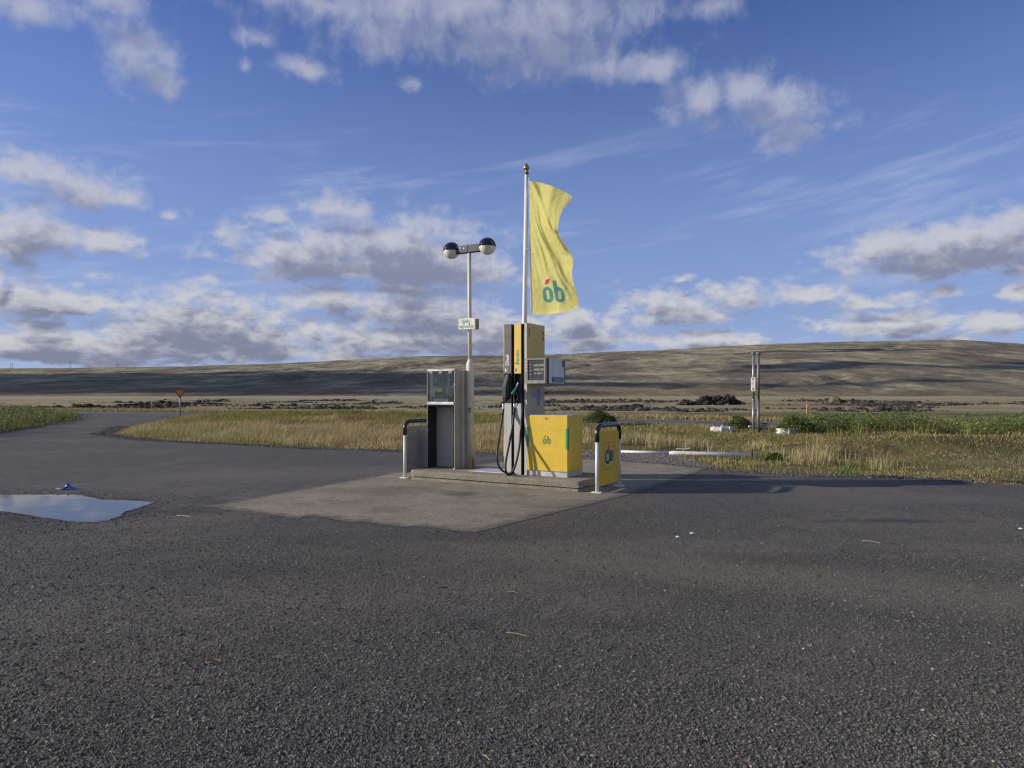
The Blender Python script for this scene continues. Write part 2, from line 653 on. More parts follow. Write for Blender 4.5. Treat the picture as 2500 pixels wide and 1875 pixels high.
APRON_R = ragged(APRON, 0.07, 0.014, 5)


def terrain(x, y):
    """height of the natural ground: level under the lot, gently rough beyond"""
    ins = in_poly(x, y, LOT)
    dl = np.where(ins, 0.0, edge_dist(x, y, LOT))
    dr = np.where(in_poly(x, y, ROAD_FAR + ROAD_NEAR[::-1]), 0.0, edge_dist(x, y, ROAD_FAR + ROAD_NEAR[::-1]))
    d = np.minimum(dl, dr)
    w = np.clip(d / 3.0, 0, 1)
    meadow = (vnoise(x, y, 0.35, 3) - 0.45) * 0.35
    # bank beside the junction and a shallow ditch on the right
    bank = 0.30 * np.exp(-((y - 36) / 7.0) ** 2) * np.clip((2.0 - x) / 6, 0, 1) * (x > -19)
    ditch = 0.40 * np.exp(-((y - 19.4 + 0.05 * x) / 0.8) ** 2) * np.clip((x - 5.5) / 4, 0, 1)
    field = (vnoise(x, y, 0.045, 8, 5) - 0.5) * np.clip((y - 62) / 60, 0, 1) * 1.6
    far = np.clip((y - 250) / 900, 0, 1) * (vnoise(x, y, 0.006, 4, 3) - 0.6) * 3.0
    hump = -0.02
    return hump + w * (np.where(y < 62, meadow, 0) + bank + ditch + field + far) * 1.0


# ------------------------------------------------------------------ ground materials
def ground_material():
    m = bpy.data.materials.new('moor_ground')
    m.use_nodes = True
    t = NT(m.node_tree)
    b = t.n['Principled BSDF']
    p = t.new('ShaderNodeNewGeometry').outputs['Position']
    x, y, z = t.sep(p)
    n_big = t.noise(p, 0.035, 4, 0.6)
    n_mid = t.noise(p, 0.35, 5, 0.62)
    n_fine = t.noise(p, 5.0, 6, 0.7)
    # short turf between lot and road: olive, straw and bare dark earth
    turf = t.mix(t.ramp(n_mid, 0.38, 0.62), (0.135, 0.125, 0.045), (0.225, 0.185, 0.080))
    turf = t.mix(t.ramp(n_fine, 0.35, 0.7, 0.0, 0.6), turf, (0.105, 0.080, 0.035))
    earth = t.ramp(t.noise(p, 0.42, 4, 0.55), 0.53, 0.66)
    turf = t.mix(t.m('MULTIPLY', earth, 0.8), turf, (0.070, 0.052, 0.032))
    # moss and lava beyond the road
    moss = t.mix(t.ramp(n_big, 0.40, 0.62), (0.37, 0.325, 0.195), (0.27, 0.228, 0.115))
    moss = t.mix(t.ramp(n_mid, 0.42, 0.68, 0.0, 0.75), moss, (0.20, 0.178, 0.09))
    lava = t.ramp(t.noise(t.comb(x, t.m('MULTIPLY', y, 0.75), 0), 0.16, 6, 0.68), 0.55, 0.64)
    band = t.m('MULTIPLY', t.ramp(y, 66, 74), t.ramp(y, 210, 120))
    moss = t.mix(t.m('MULTIPLY', t.m('MULTIPLY', lava, band), 0.85), moss, (0.060, 0.052, 0.047))
    mott = t.noise(p, 1.1, 5, 0.7)
    moss = t.mix(t.ramp(mott, 0.50, 0.66, 0.0, 0.65), moss, (0.13, 0.112, 0.062))
    moss = t.mix(t.m('MULTIPLY', t.ramp(n_big, 0.52, 0.60), 0.35), moss, (0.25, 0.16, 0.085))
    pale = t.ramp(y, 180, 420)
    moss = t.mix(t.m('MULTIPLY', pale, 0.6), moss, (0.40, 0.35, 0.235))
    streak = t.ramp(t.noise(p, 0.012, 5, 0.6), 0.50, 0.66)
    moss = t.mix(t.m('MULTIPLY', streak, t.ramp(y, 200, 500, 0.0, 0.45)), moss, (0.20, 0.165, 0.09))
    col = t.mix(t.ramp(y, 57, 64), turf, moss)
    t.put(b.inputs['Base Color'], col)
    b.inputs['Roughness'].default_value = 0.95
    b.inputs['Specular IOR Level'].default_value = 0.15
    bp = t.new('ShaderNodeBump')
    bp.inputs['Strength'].default_value = 0.9
    bp.inputs['Distance'].default_value = 0.10
    t.put(bp.inputs['Height'], t.noise(p, 2.5, 6, 0.7))
    t.l.new(bp.outputs[0], b.inputs['Normal'])
    return m


def hill_material():
    m = bpy.data.materials.new('hillside')
    m.use_nodes = True
    t = NT(m.node_tree)
    b = t.n['Principled BSDF']
    p = t.new('ShaderNodeNewGeometry').outputs['Position']
    x, y, z = t.sep(p)
    w = t.comb(x, t.m('MULTIPLY', y, 0.55), t.m('MULTIPLY', z, 1.0))
    a = t.noise(w, 0.0065, 7, 0.66, dist=0.6)
    c = t.noise(w, 0.020, 6, 0.70, dist=0.4)
    d = t.noise(w, 0.0022, 4, 0.55)
    grass = t.mix(t.ramp(c, 0.42, 0.58), (0.24, 0.215, 0.118), (0.40, 0.365, 0.25))
    heath = t.mix(t.ramp(c, 0.43, 0.57), (0.145, 0.128, 0.098), (0.205, 0.175, 0.122))
    col = t.mix(t.ramp(t.m('ADD', t.m('MULTIPLY', a, 0.7), t.m('MULTIPLY', d, 0.3)), 0.44, 0.56), heath, grass)
    scree = t.ramp(t.noise(w, 0.0105, 6, 0.72), 0.60, 0.70)
    col = t.mix(t.m('MULTIPLY', scree, 0.75), col, (0.085, 0.076, 0.070))
    fine = t.noise(w, 0.075, 5, 0.7)
    col = t.mix(t.ramp(fine, 0.52, 0.66, 0.0, 0.5), col, (0.095, 0.085, 0.066))
    col = t.mix(t.ramp(fine, 0.46, 0.36, 0.0, 0.35), col, (0.40, 0.37, 0.26))
    foot = t.ramp(z, 26, 2)
    foot = t.m('MULTIPLY', foot, t.ramp(d, 0.40, 0.55))
    col = t.mix(t.m('MULTIPLY', foot, 0.6), col, (0.20, 0.135, 0.065))
    t.put(b.inputs['Base Color'], col)
    b.inputs['Roughness'].default_value = 1.0
    b.inputs['Specular IOR Level'].default_value = 0.05
    bp = t.new('ShaderNodeBump')
    bp.inputs['Strength'].default_value = 1.0
    bp.inputs['Distance'].default_value = 7.0
    t.put(bp.inputs['Height'], t.noise(w, 0.016, 8, 0.70))
    t.l.new(bp.outputs[0], b.inputs['Normal'])
    return m


def asphalt_material(name, dark, light, dust, chip=1.0, wheel=False):
    m = bpy.data.materials.new(name)
    m.use_nodes = True
    t = NT(m.node_tree)
    b = t.n['Principled BSDF']
    p = t.new('ShaderNodeNewGeometry').outputs['Position']
    x, y, z = t.sep(p)
    flat = t.comb(x, y, 0.0)
    v1 = t.voronoi(flat, 95.0)
    vc = t.voronoi(flat, 95.0, out='Color')
    vr = t.sep(vc)[0]
    v2 = t.voronoi(flat, 42.0)
    big = t.noise(flat, 0.28, 5, 0.6)
    mid = t.noise(flat, 1.7, 5, 0.65)
    col = t.mix(t.ramp(vr, 0.15, 0.95), dark, light)
    bright = t.ramp(vr, 0.955, 0.985)
    col = t.mix(bright, col, (0.42, 0.41, 0.38))
    gap = t.ramp(v1, 0.40, 0.66)
    col = t.mix(t.m('MULTIPLY', gap, 0.7), col, (0.022, 0.022, 0.022))
    dm = t.m('MULTIPLY', t.ramp(t.m('ADD', t.m('MULTIPLY', big, 0.75), t.m('MULTIPLY', mid, 0.25)), 0.47, 0.63), dust)
    col = t.mix(dm, col, (0.19, 0.162, 0.125))
    old = t.ramp(t.noise(flat, 0.5, 6, 0.7), 0.62, 0.74)
    col = t.mix(t.m('MULTIPLY', old, 0.42), col, (0.045, 0.045, 0.048))
    if wheel:
        # fuel drips, one oily dark smear and the damp rim of the puddle
        for (cx, cy, rx, ry, k, cc, sl) in [q_ if len(q_) == 7 else (*q_, 0.0) for q_ in [(4.55, 8.35, 1.0, 0.20, 0.75, (0.028, 0.028, 0.030)), (-0.45, 7.35, 2.4, 0.42, 0.45, (0.045, 0.045, 0.047)),
                                        (2.2, 6.3, 1.5, 0.3, 0.35, (0.05, 0.05, 0.05)), (-5.6, 9.15, 2.5, 1.35, 0.80, (0.040, 0.039, 0.038)),
                                        (2.2, 5.75, 3.2, 0.62, -0.52, (0.215, 0.185, 0.135), -0.42), (5.2, 6.6, 2.2, 0.5, -0.35, (0.20, 0.175, 0.13), -0.3), (-1.6, 5.1, 2.2, 0.6, -0.3, (0.19, 0.168, 0.128), 0.25), (1.4, 7.0, 1.9, 0.5, -0.35, (0.205, 0.178, 0.137)),
                                        (0.4, 4.6, 0.8, 0.16, 0.5, (0.040, 0.040, 0.040)), (-2.4, 6.0, 1.1, 0.22, 0.4, (0.045, 0.045, 0.045)), (-4.2, 13.5, 3.0, 1.4, -0.35, (0.185, 0.165, 0.13)), (5.5, 10.2, 2.4, 0.7, -0.3, (0.175, 0.158, 0.125)),
                                        (-4.6, 8.15, 0.9, 0.35, -0.5, (0.18, 0.16, 0.125))]]:
            src = t.comb(x, t.m('ADD', y, t.m('MULTIPLY', x, -sl)), 0.0) if sl else flat
            L = t.v('LENGTH', t.v('MULTIPLY_ADD', src, (1 / rx, 1 / ry, 0), (-cx / rx, -(cy - sl * cx) / ry, 0)))
            L = t.m('ADD', L, t.m('ADD', t.m('MULTIPLY', t.m('SUBTRACT', mid, 0.5), 1.8), t.m('MULTIPLY', t.m('SUBTRACT', big, 0.5), 1.6)))
            col = t.mix(t.m('MULTIPLY', t.ramp(L, 1.25, 0.25), abs(k)), col, cc)
    coarse = t.noise(flat, 3.6, 8, 0.86)
    col = t.mix(t.ramp(coarse, 0.50, 0.66, 0.0, 0.50), col, (0.040, 0.038, 0.034))
    col = t.mix(t.ramp(coarse, 0.48, 0.36, 0.0, 0.40), col, (0.205, 0.185, 0.150))
    grain = t.noise(flat, 17.0, 6, 0.8)
    col = t.mix(t.ramp(grain, 0.50, 0.72, 0.0, 0.55), col, (0.035, 0.034, 0.033))
    col = t.mix(t.ramp(grain, 0.44, 0.30, 0.0, 0.45), col, (0.24, 0.225, 0.205))
    t.put(b.inputs['Base Color'], col)
    t.put(b.inputs['Roughness'], t.ramp(vr, 0.0, 1.0, 0.62, 0.92))
    b.inputs['Specular IOR Level'].default_value = 0.35
    hgt = t.m('ADD', t.m('MULTIPLY', v1, -0.8), t.m('ADD', t.m('MULTIPLY', v2, -0.9), t.m('MULTIPLY', t.noise(flat, 14.0, 5, 0.7), 2.2)))
    bp = t.new('ShaderNodeBump')
    bp.inputs['Strength'].default_value = 1.0
    bp.inputs['Distance'].default_value = 0.0065 * chip
    t.put(bp.inputs['Height'], hgt)
    t.l.new(bp.outputs[0], b.inputs['Normal'])
    return m


def concrete_material(name, c1, c2, pebbly=0.0, stains=(), scale=1.0, rim=False):
    m = bpy.data.materials.new(name)
    m.use_nodes = True
    t = NT(m.node_tree)
    b = t.n['Principled BSDF']
    p = t.new('ShaderNodeNewGeometry').outputs['Position']
    n1 = t.noise(p, 1.3 * scale, 6, 0.68)
    n2 = t.noise(p, 26.0 * scale, 5, 0.7)
    v = t.voronoi(p, 110.0)
    vr = t.sep(t.voronoi(p, 110.0, out='Color'))[0]
    col = t.mix(t.ramp(n1, 0.3, 0.7), c1, c2)
    col = t.mix(t.ramp(n2, 0.42, 0.75, 0.0, 0.55), col, tuple(v_ * 0.6 for v_ in c1))
    col = t.mix(t.ramp(vr, 0.78, 0.98, 0.0, 0.65), col, tuple(min(1, v_ * 1.7) for v_ in c2))
    col = t.mix(t.ramp(vr, 0.16, 0.04, 0.0, 0.6), col, tuple(v_ * 0.3 for v_ in c1))
    for (cx, cy, rx, ry, k, cc) in stains:
        L = t.v('LENGTH', t.v('MULTIPLY_ADD', p, (1 / rx, 1 / ry, 0), (-cx / rx, -cy / ry, 0)))
        L = t.m('ADD', L, t.m('MULTIPLY', t.m('SUBTRACT', n1, 0.5), 2.2))
        col = t.mix(t.m('MULTIPLY', t.ramp(L, 1.2, 0.3), k), col, cc)
    if rim:
        ed_ = t.sep(t.new('ShaderNodeAttribute', attribute_name='tint').outputs['Color'])[0]
        n3 = t.noise(p, 5.5, 7, 0.75)
        lap = t.ramp(t.m('ADD', ed_, t.m('MULTIPLY', t.m('SUBTRACT', n3, 0.5), 0.9)), 0.26, 0.06)
        chips = t.mix(t.ramp(vr, 0.1, 0.9), (0.070, 0.064, 0.054), (0.165, 0.150, 0.125))
        col = t.mix(t.m('MULTIPLY', lap, 0.88), col, chips)
        worn = t.noise(p, 0.9, 8, 0.78)
        col = t.mix(t.ramp(worn, 0.48, 0.66, 0.0, 0.70), col, (0.125, 0.115, 0.085))
        col = t.mix(t.ramp(worn, 0.45, 0.30, 0.0, 0.35), col, (0.34, 0.31, 0.24))
    t.put(b.inputs['Base Color'], col)
    b.inputs['Roughness'].default_value = 0.9
    b.inputs['Specular IOR Level'].default_value = 0.25
    bp = t.new('ShaderNodeBump')
    bp.inputs['Strength'].default_value = 1.0
    bp.inputs['Distance'].default_value = 0.004 + 0.005 * pebbly
    t.put(bp.inputs['Height'], t.m('ADD', t.m('MULTIPLY', n2, 0.6), t.m('MULTIPLY', v, -0.9 * pebbly - 0.1)))
    t.l.new(bp.outputs[0], b.inputs['Normal'])
    return m


M_ASPHALT = asphalt_material('chip_asphalt', (0.072, 0.066, 0.049), (0.182, 0.167, 0.123), 0.50, 1.0, True)
M_ROAD = asphalt_material('road_asphalt', (0.115, 0.111, 0.102), (0.17, 0.163, 0.150), 0.25, 0.5)
M_APRON = concrete_material('worn_concrete', (0.215, 0.190, 0.138), (0.30, 0.27, 0.20), 0.25, rim=True,
                            stains=[(-0.75, 10.55, 0.42, 0.30, 0.75, (0.075, 0.055, 0.042)), (0.6, 9.6, 1.6, 0.5, 0.35, (0.12, 0.11, 0.095)),
                                    (2.2, 11.0, 0.6, 0.5, 0.4, (0.10, 0.09, 0.08)), (-2.0, 10.9, 1.2, 0.7, 0.35, (0.13, 0.115, 0.09))])
M_KERB = concrete_material('pebbled_concrete', (0.25, 0.22, 0.17), (0.34, 0.305, 0.24), 1.0, scale=2.2)

# ------------------------------------------------------------------ ground, hills, lot, road
gx_ = np.concatenate([-np.geomspace(60, 5000, 60)[::-1], np.linspace(-59.3, 59.3, 230), np.geomspace(60, 5000, 60)])
gy_ = np.concatenate([-np.geomspace(20, 3000, 22)[::-1], np.linspace(-19, 70, 200), np.geomspace(70.6, 5000, 190)])
GX, GY = np.meshgrid(gx_, gy_)
GZ = terrain(GX, GY)
nx, ny = len(gx_), len(gy_)
ii = np.arange(nx * ny).reshape(ny, nx)
quads = np.stack([ii[:-1, :-1], ii[:-1, 1:], ii[1:, 1:], ii[1:, :-1]], -1).reshape(-1, 4)
ground = np_mesh('ground', np.stack([GX, GY, GZ], -1).reshape(-1, 3), quads, ground_material(), smooth=True)
tag(ground, 'flat moorland ground of moss, turf and lava reaching to the hills', 'ground', kind='structure')

# long hillside: outline of its ridge read off the photograph
RIDGE_PX = [(-1400, 905), (-500, 900), (0, 896), (300, 894), (450, 892), (600, 886), (700, 884), (900, 872), (1000, 868), (1130, 865), (1250, 864), (1400, 860),
            (1500, 855), (1620, 851), (1700, 846), (1800, 841), (1900, 836), (2000, 833), (2100, 830), (2150, 829), (2230, 829.5), (2330, 826.5), (2400, 831),
            (2500, 836), (2800, 850), (3400, 870), (4200, 890)]
ru = np.array([(p[0] - CX) / FPX for p in RIDGE_PX])
rv = np.array([(HY - p[1]) / FPX for p in RIDGE_PX])
HN, HM = 520, 170
us = np.linspace(-1.5, 1.65, HN)
Y0, Y1 = 760.0, 2700.0
ts = np.linspace(0, 1.25, HM)
UU, TT = np.meshgrid(us, ts)
YY = Y0 + (Y1 - Y0) * TT
XX = UU * YY
top = np.interp(us, ru, rv)[None, :] * Y1
prof = np.where(TT <= 1, TT ** 1.12, 1 - (TT - 1) * 0.9)
ZZ = prof * top
ns = vnoise(XX, YY * 0.5, 0.0045, 21, 5) - 0.5
gul = np.abs(vnoise(XX - YY * 0.5, YY * 0.28, 0.0042, 5, 4) - 0.5)
amp = np.clip(TT * 4, 0, 1) * np.clip((1.06 - TT) * 3.5, 0.10, 1)
ZZ = ZZ + amp * (ns * 20 - np.clip(0.05 - gul, 0, 1) * 170) + np.clip(TT * 4, 0, 1) * (vnoise(XX, YY, 0.012, 31, 3) - 0.5) * 3.0 - 3.0
ii = np.arange(HN * HM).reshape(HM, HN)
quads = np.stack([ii[:-1, :-1], ii[:-1, 1:], ii[1:, 1:], ii[1:, :-1]], -1).reshape(-1, 4)
hills = np_mesh('hills', np.stack([XX, YY, ZZ], -1).reshape(-1, 3), quads, hill_material(), smooth=True)
tag(hills, 'long low treeless hillside of grass and heath across the horizon', 'hillside', kind='structure')

lot = sheet('parking_lot', LOT_R, 0.004, M_ASPHALT)
tag(lot, 'dark coarse chip asphalt forecourt with driveway to the road', 'asphalt', kind='structure')
road_poly = ROAD_FAR + ROAD_NEAR[::-1]
road = sheet('road', road_poly, 0.010, M_ROAD)
tag(road, 'grey main road crossing behind the meadow', 'road', kind='structure')
M_LINE = mat('worn_road_paint', (0.62, 0.61, 0.58), 0.8, var=0.25, scale=3)


def offset_line(line, inset, other):
    out = []
    for (p, o_) in zip(line, other):
        d = Vector((o_[0] - p[0], o_[1] - p[1])).normalized()
        out.append((p[0] + d.x * inset, p[1] + d.y * inset))
    return out


def strip(name, line, a, b, other, i0, i1):
    L1, L2 = offset_line(line, a, other)[i0:i1], offset_line(line, b, other)[i0:i1]
    mb = MB()
    for k in range(len(L1) - 1):
        mb.add([(*L1[k], .014), (*L1[k + 1], .014), (*L2[k + 1], .014), (*L2[k], .014)], [(0, 1, 2, 3)])
    return mb.build(name, M_LINE, road)


strip('edge_line', ROAD_FAR, 0.35, 0.60, ROAD_NEAR, 4, 11)
strip('edge_line', ROAD_NEAR, 0.35, 0.55, ROAD_FAR, 5, 11)
for k in range(-6, 9):
    f = 4.3 + k * 0.42 if k > -3 else 3.0 + (k + 6) * 0.3
    i0 = int(f)
    if not 0 <= i0 < 9:
        continue
    mid = [((a_[0] + b_[0]) / 2, (a_[1] + b_[1]) / 2) for a_, b_ in zip(ROAD_FAR, ROAD_NEAR)]
    a_, b_ = Vector(mid[i0]), Vector(mid[i0 + 1])
    d = (b_ - a_).normalized()
    c = a_ + (b_ - a_) * (f - i0)
    nrm = Vector((-d.y, d.x)) * 0.06
    pts = [c - nrm, c + d * 3 - nrm, c + d * 3 + nrm, c + nrm]
    MB().add([(q_.x, q_.y, .014) for q_ in pts], [(0, 1, 2, 3)]).build('centre_dash', M_LINE, road)

from mathutils.geometry import delaunay_2d_cdt
ax_, ay_ = np.array([p[0] for p in APRON_R]), np.array([p[1] for p in APRON_R])
QX, QY = np.meshgrid(np.arange(ax_.min(), ax_.max(), 0.09), np.arange(ay_.min(), ay_.max(), 0.09))
QX, QY = QX.ravel(), QY.ravel()
kq = in_poly(QX, QY, APRON_R) & (edge_dist(QX, QY, APRON_R) > 0.04)
pts2 = [Vector(p) for p in APRON_R] + [Vector((a, b)) for a, b in zip(QX[kq], QY[kq])]
cdt = delaunay_2d_cdt(pts2, [], [list(range(len(APRON_R)))], 1, 1e-5)
cv_xy = np.array([(p.x, p.y) for p in cdt[0]])
cdf = np.array([f for f in cdt[2] if len(f) == 3])
cen = cv_xy[cdf].mean(axis=1)
cdf = cdf[in_poly(cen[:, 0], cen[:, 1], APRON_R)]
ced = edge_dist(cv_xy[:, 0], cv_xy[:, 1], APRON_R)
tone = np.repeat(np.clip(ced / 0.8, 0, 1)[:, None], 3, axis=1)
apron = np_mesh('concrete_apron', np.column_stack([cv_xy, 0.0085 + 0.004 * np.clip(ced / 0.3, 0, 1)]), cdf, M_APRON, smooth=True, colors=tone)
tag(apron, 'worn pale concrete apron with broken edge around the pump island', 'concrete slab', kind='structure')


def water_material():
    m = bpy.data.materials.new('puddle_water')
    m.use_nodes = True
    t = NT(m.node_tree)
    b = t.n['Principled BSDF']
    p = t.new('ShaderNodeNewGeometry').outputs['Position']
    t.put(b.inputs['Base Color'], t.mix(t.noise(p, 3.0, 4), (0.020, 0.019, 0.018), (0.035, 0.032, 0.028)))
    b.inputs['Roughness'].default_value = 0.02
    b.inputs['IOR'].default_value = 1.30
    b.inputs['Specular IOR Level'].default_value = 0.36
    bp = t.new('ShaderNodeBump')
    bp.inputs['Strength'].default_value = 0.25
    bp.inputs['Distance'].default_value = 0.004
    t.put(bp.inputs['Height'], t.noise(p, 2.2, 2, 0.4))
    t.l.new(bp.outputs[0], b.inputs['Normal'])
    return m


puddle = sheet('puddle', PUDDLE_R, 0.009, water_material())
tag(puddle, 'still rain puddle on the asphalt mirroring the sky', 'puddle', kind='structure')

# ------------------------------------------------------------------ loose stones (geometry nobody could count)
def tint_material(name, rough=0.9, spec=0.2, trans=0.0, bump=0.0):
    m = bpy.data.materials.new(name)
    m.use_nodes = True
    t = NT(m.node_tree)
    b = t.n['Principled BSDF']
    at_ = t.new('ShaderNodeAttribute', attribute_name='tint')
    p = t.new('ShaderNodeNewGeometry').outputs['Position']
    col = t.mix(t.ramp(t.noise(p, 40.0, 3, 0.6), 0.3, 0.7, 0.0, 0.35), at_.outputs['Color'], (0.5, 0.5, 0.5), 'MULTIPLY')
    t.put(b.inputs['Base Color'], col)
    b.inputs['Roughness'].default_value = rough
    b.inputs['Specular IOR Level'].default_value = spec
    if trans:
        out = t.n['Material Output']
        tr = t.new('ShaderNodeBsdfTranslucent')
        t.put(tr.inputs['Color'], col)
        mx = t.new('ShaderNodeMixShader')
        mx.inputs[0].default_value = trans
        t.l.new(b.outputs[0], mx.inputs[1])
        t.l.new(tr.outputs[0], mx.inputs[2])
        t.l.new(mx.outputs[0], out.inputs['Surface'])
    if bump:
        bp = t.new('ShaderNodeBump')
        bp.inputs['Distance'].default_value = bump
        t.put(bp.inputs['Height'], t.noise(p, 0.6 / bump, 5, 0.7))
        t.l.new(bp.outputs[0], b.inputs['Normal'])
    return m


OCT_V = np.array([(1, 0, 0), (-1, 0, 0), (0, 1, 0), (0, -1, 0), (0, 0, 1), (0, 0, -1)], float)
OCT_F = np.array([(0, 2, 4), (2, 1, 4), (1, 3, 4), (3, 0, 4), (2, 0, 5), (1, 2, 5), (3, 1, 5), (0, 3, 5)])
CUBO_V = np.array([(a, b, c) for a in (-1, 1) for b in (-1, 1) for c in (-1, 1)], float) * 0.72


def scatter_stones(name, x, y, z, size, m, colors, flat=0.7, label=None, cat=None, hull=OCT_V, faces=OCT_F, sink=0.25, kind='stuff'):
    n = len(x)
    k = len(hull)
    jit = 1 + RNG.uniform(-0.32, 0.32, (n, k, 3))
    th = RNG.uniform(0, 2 * np.pi, n)
    tl = RNG.uniform(-0.5, 0.5, (n, 2))
    V = hull[None] * jit * np.stack([RNG.uniform(0.75, 1.25, n), RNG.uniform(0.75, 1.25, n), RNG.uniform(flat * 0.7, flat * 1.25, n)], -1)[:, None, :]
    V = V + np.stack([V[:, :, 2] * tl[:, :1], V[:, :, 2] * tl[:, 1:], V[:, :, 0] * tl[:, :1] * 0.8], -1)
    c, s = np.cos(th)[:, None], np.sin(th)[:, None]
    X = V[:, :, 0] * c - V[:, :, 1] * s
    Yv = V[:, :, 0] * s + V[:, :, 1] * c
    V = np.stack([X, Yv, V[:, :, 2]], -1) * size[:, None, None]
    V += np.stack([x, y, z + size * (flat * 0.5 - sink)], -1)[:, None, :]
    F = (faces[None] + (np.arange(n) * k)[:, None, None]).reshape(-1, 3)
    o = np_mesh(name, V.reshape(-1, 3), F, m, colors=np.repeat(colors, k, axis=0))
    return tag(o, label, cat, kind=kind)


M_STONE = tint_material('stone_chips', 0.75, 0.3)
n = 150000
u_ = RNG.uniform(-0.80, 0.80, n)
yy = 2.45 * (9.5 / 2.45) ** (RNG.uniform(0, 1, n) ** 1.15)
xx = u_ * yy
keep = ~in_poly(xx, yy, PUDDLE) & ~in_poly(xx, yy, APRON) & (RNG.uniform(0, 1, n) < 0.35 + 0.75 * vnoise(xx, yy, 0.9, 2))
xx, yy = xx[keep], yy[keep]
n = len(xx)
sz = np.exp(RNG.normal(math.log(0.0054), 0.33, n))
br = RNG.uniform(0.055, 0.175, n)
br = np.where(RNG.uniform(0, 1, n) < 0.012, RNG.uniform(0.25, 0.45, n), br)
dusty = np.clip((vnoise(xx, yy, 0.5, 12) - 0.42) * 3, 0, 1)[:, None]
colr = br[:, None] * ((1 - dusty) * np.array([[1.05, 1.0, 0.85]]) + dusty * np.array([[1.22, 1.06, 0.80]]))
scatter_stones('gravel', xx, yy, np.full(n, 0.004), sz, M_STONE, colr, 0.75, 'dark stone chips bedded in the asphalt foreground', 'gravel')

# pale gravel spilling over the back edge of the apron
GRAV = [gp(*p) for p in [(1380, 1103), (1500, 1099), (1600, 1108), (1690, 1122), (1740, 1143), (1660, 1138), (1600, 1133), (1500, 1126), (1380, 1119)]]
n = 22000
bx = [min(p[0] for p in GRAV), max(p[0] for p in GRAV), min(p[1] for p in GRAV), max(p[1] for p in GRAV)]
xx, yy = RNG.uniform(bx[0], bx[1], n), RNG.uniform(bx[2], bx[3], n)
keep = in_poly(xx, yy, GRAV)
xx, yy = xx[keep], yy[keep]
n = len(xx)
bv = RNG.uniform(0.11, 0.29, n)[:, None] * np.array([[1.0, 0.95, 0.86]])
scatter_stones('pale_gravel', xx, yy, np.full(n, 0.006) + RNG.uniform(0, 0.02, n), RNG.uniform(0.009, 0.024, n), M_STONE, bv, 0.7,
               'pale loose gravel heaped along the back of the concrete apron', 'gravel')

# ------------------------------------------------------------------ pump island and what stands on it
RZ = math.radians(-30)
UD, VD = Vector((math.cos(RZ), math.sin(RZ), 0)), Vector((-math.sin(RZ), math.cos(RZ), 0))
ISL0 = Vector((-1.812, 12.40, 0))
TOP = 0.18


def isl(s, t, z=0.0):
    return ISL0 + UD * s + VD * t + Vector((0, 0, z))


def onplane(px, py, root, y):
    """local point of a thing turned like the island, on its plane local-y = y, seen at this place of the photograph"""
    d = Vector(((px - CX) / FPX, 1, (HY - py) / FPX))
    c = Vector((0, 0, H_EYE))
    lam = (y - VD.dot(c - root)) / VD.dot(d)
    w = c + d * lam - root
    return Vector((UD.dot(w), y, w.z))


M_GREY = mat('grey_enamel', (0.50, 0.49, 0.465), 0.5, var=0.06, grime=0.25)
M_BEZEL = mat('grey_bezel_plastic', (0.27, 0.265, 0.25), 0.5, var=0.06, grime=0.2)
M_DARKGREY = mat('dark_grey_enamel', (0.135, 0.135, 0.132), 0.45, var=0.08)
M_LOCKER = mat('slate_grey_enamel', (0.36, 0.355, 0.315), 0.55, var=0.05, grime=0.1)
M_BLACK = mat('black_plastic', (0.018, 0.018, 0.020), 0.42, var=0.2)
M_RUBBER = mat('black_rubber', (0.020, 0.020, 0.020), 0.5, var=0.25, bump=0.002, bump_scale=80)
M_YELLOW = mat('yellow_enamel', (0.735, 0.515, 0.058), 0.36, var=0.05, grime=0.10, grime_col=(0.42, 0.30, 0.08), coat=0.25)
M_YPANEL = mat('yellow_board', (0.86, 0.54, 0.030), 0.5, var=0.05, grime=0.22, grime_col=(0.35, 0.26, 0.06))
M_YFASC = mat('faded_yellow_fascia', (0.80, 0.56, 0.130), 0.45, var=0.05, grime=0.12, grime_col=(0.5, 0.4, 0.2))
M_GREEN = mat('green_film', (0.035, 0.30, 0.085), 0.45, var=0.08)
M_DGREEN = mat('dark_green_film', (0.012, 0.10, 0.065), 0.45, var=0.08)
M_RED = mat('red_film', (0.62, 0.03, 0.03), 0.45, var=0.05)
M_WHITE = mat('white_film', (0.78, 0.78, 0.76), 0.5, var=0.03)
M_WPAINT = mat('white_paint', (0.76, 0.75, 0.72), 0.45, var=0.05, grime=0.20, grime_col=(0.42, 0.38, 0.30))
M_PANEL_W = mat('dirty_white_panel', (0.78, 0.78, 0.74), 0.5, var=0.08, grime=0.4, grime_col=(0.33, 0.34, 0.33))
M_STEEL = mat('brushed_steel', (0.40, 0.375, 0.32), 0.42, metal=0.55, var=0.08, grime=0.08)
M_ALU = mat('aluminium', (0.66, 0.66, 0.65), 0.40, metal=0.6, var=0.08, grime=0.2)
M_CHROME = mat('nozzle_steel', (0.66, 0.66, 0.67), 0.25, metal=0.9, var=0.05)
M_SCREEN = mat('dark_display_glass', (0.070, 0.072, 0.066), 0.22, var=0.06, spec=0.6)
M_DIGIT = mat('lcd_digit_pale', (0.46, 0.45, 0.30), 0.5, var=0.05)
M_BRASS = mat('gilded_brass', (0.55, 0.36, 0.08), 0.25, metal=0.9, var=0.10)
M_PALEST = mat('bluish_sticker', (0.33, 0.33, 0.40), 0.5, var=0.06)
M_BLUEINK = mat('blue_ink', (0.10, 0.10, 0.30), 0.5, var=0.05)
M_PINK = mat('faded_red_ink', (0.60, 0.16, 0.16), 0.5, var=0.05)

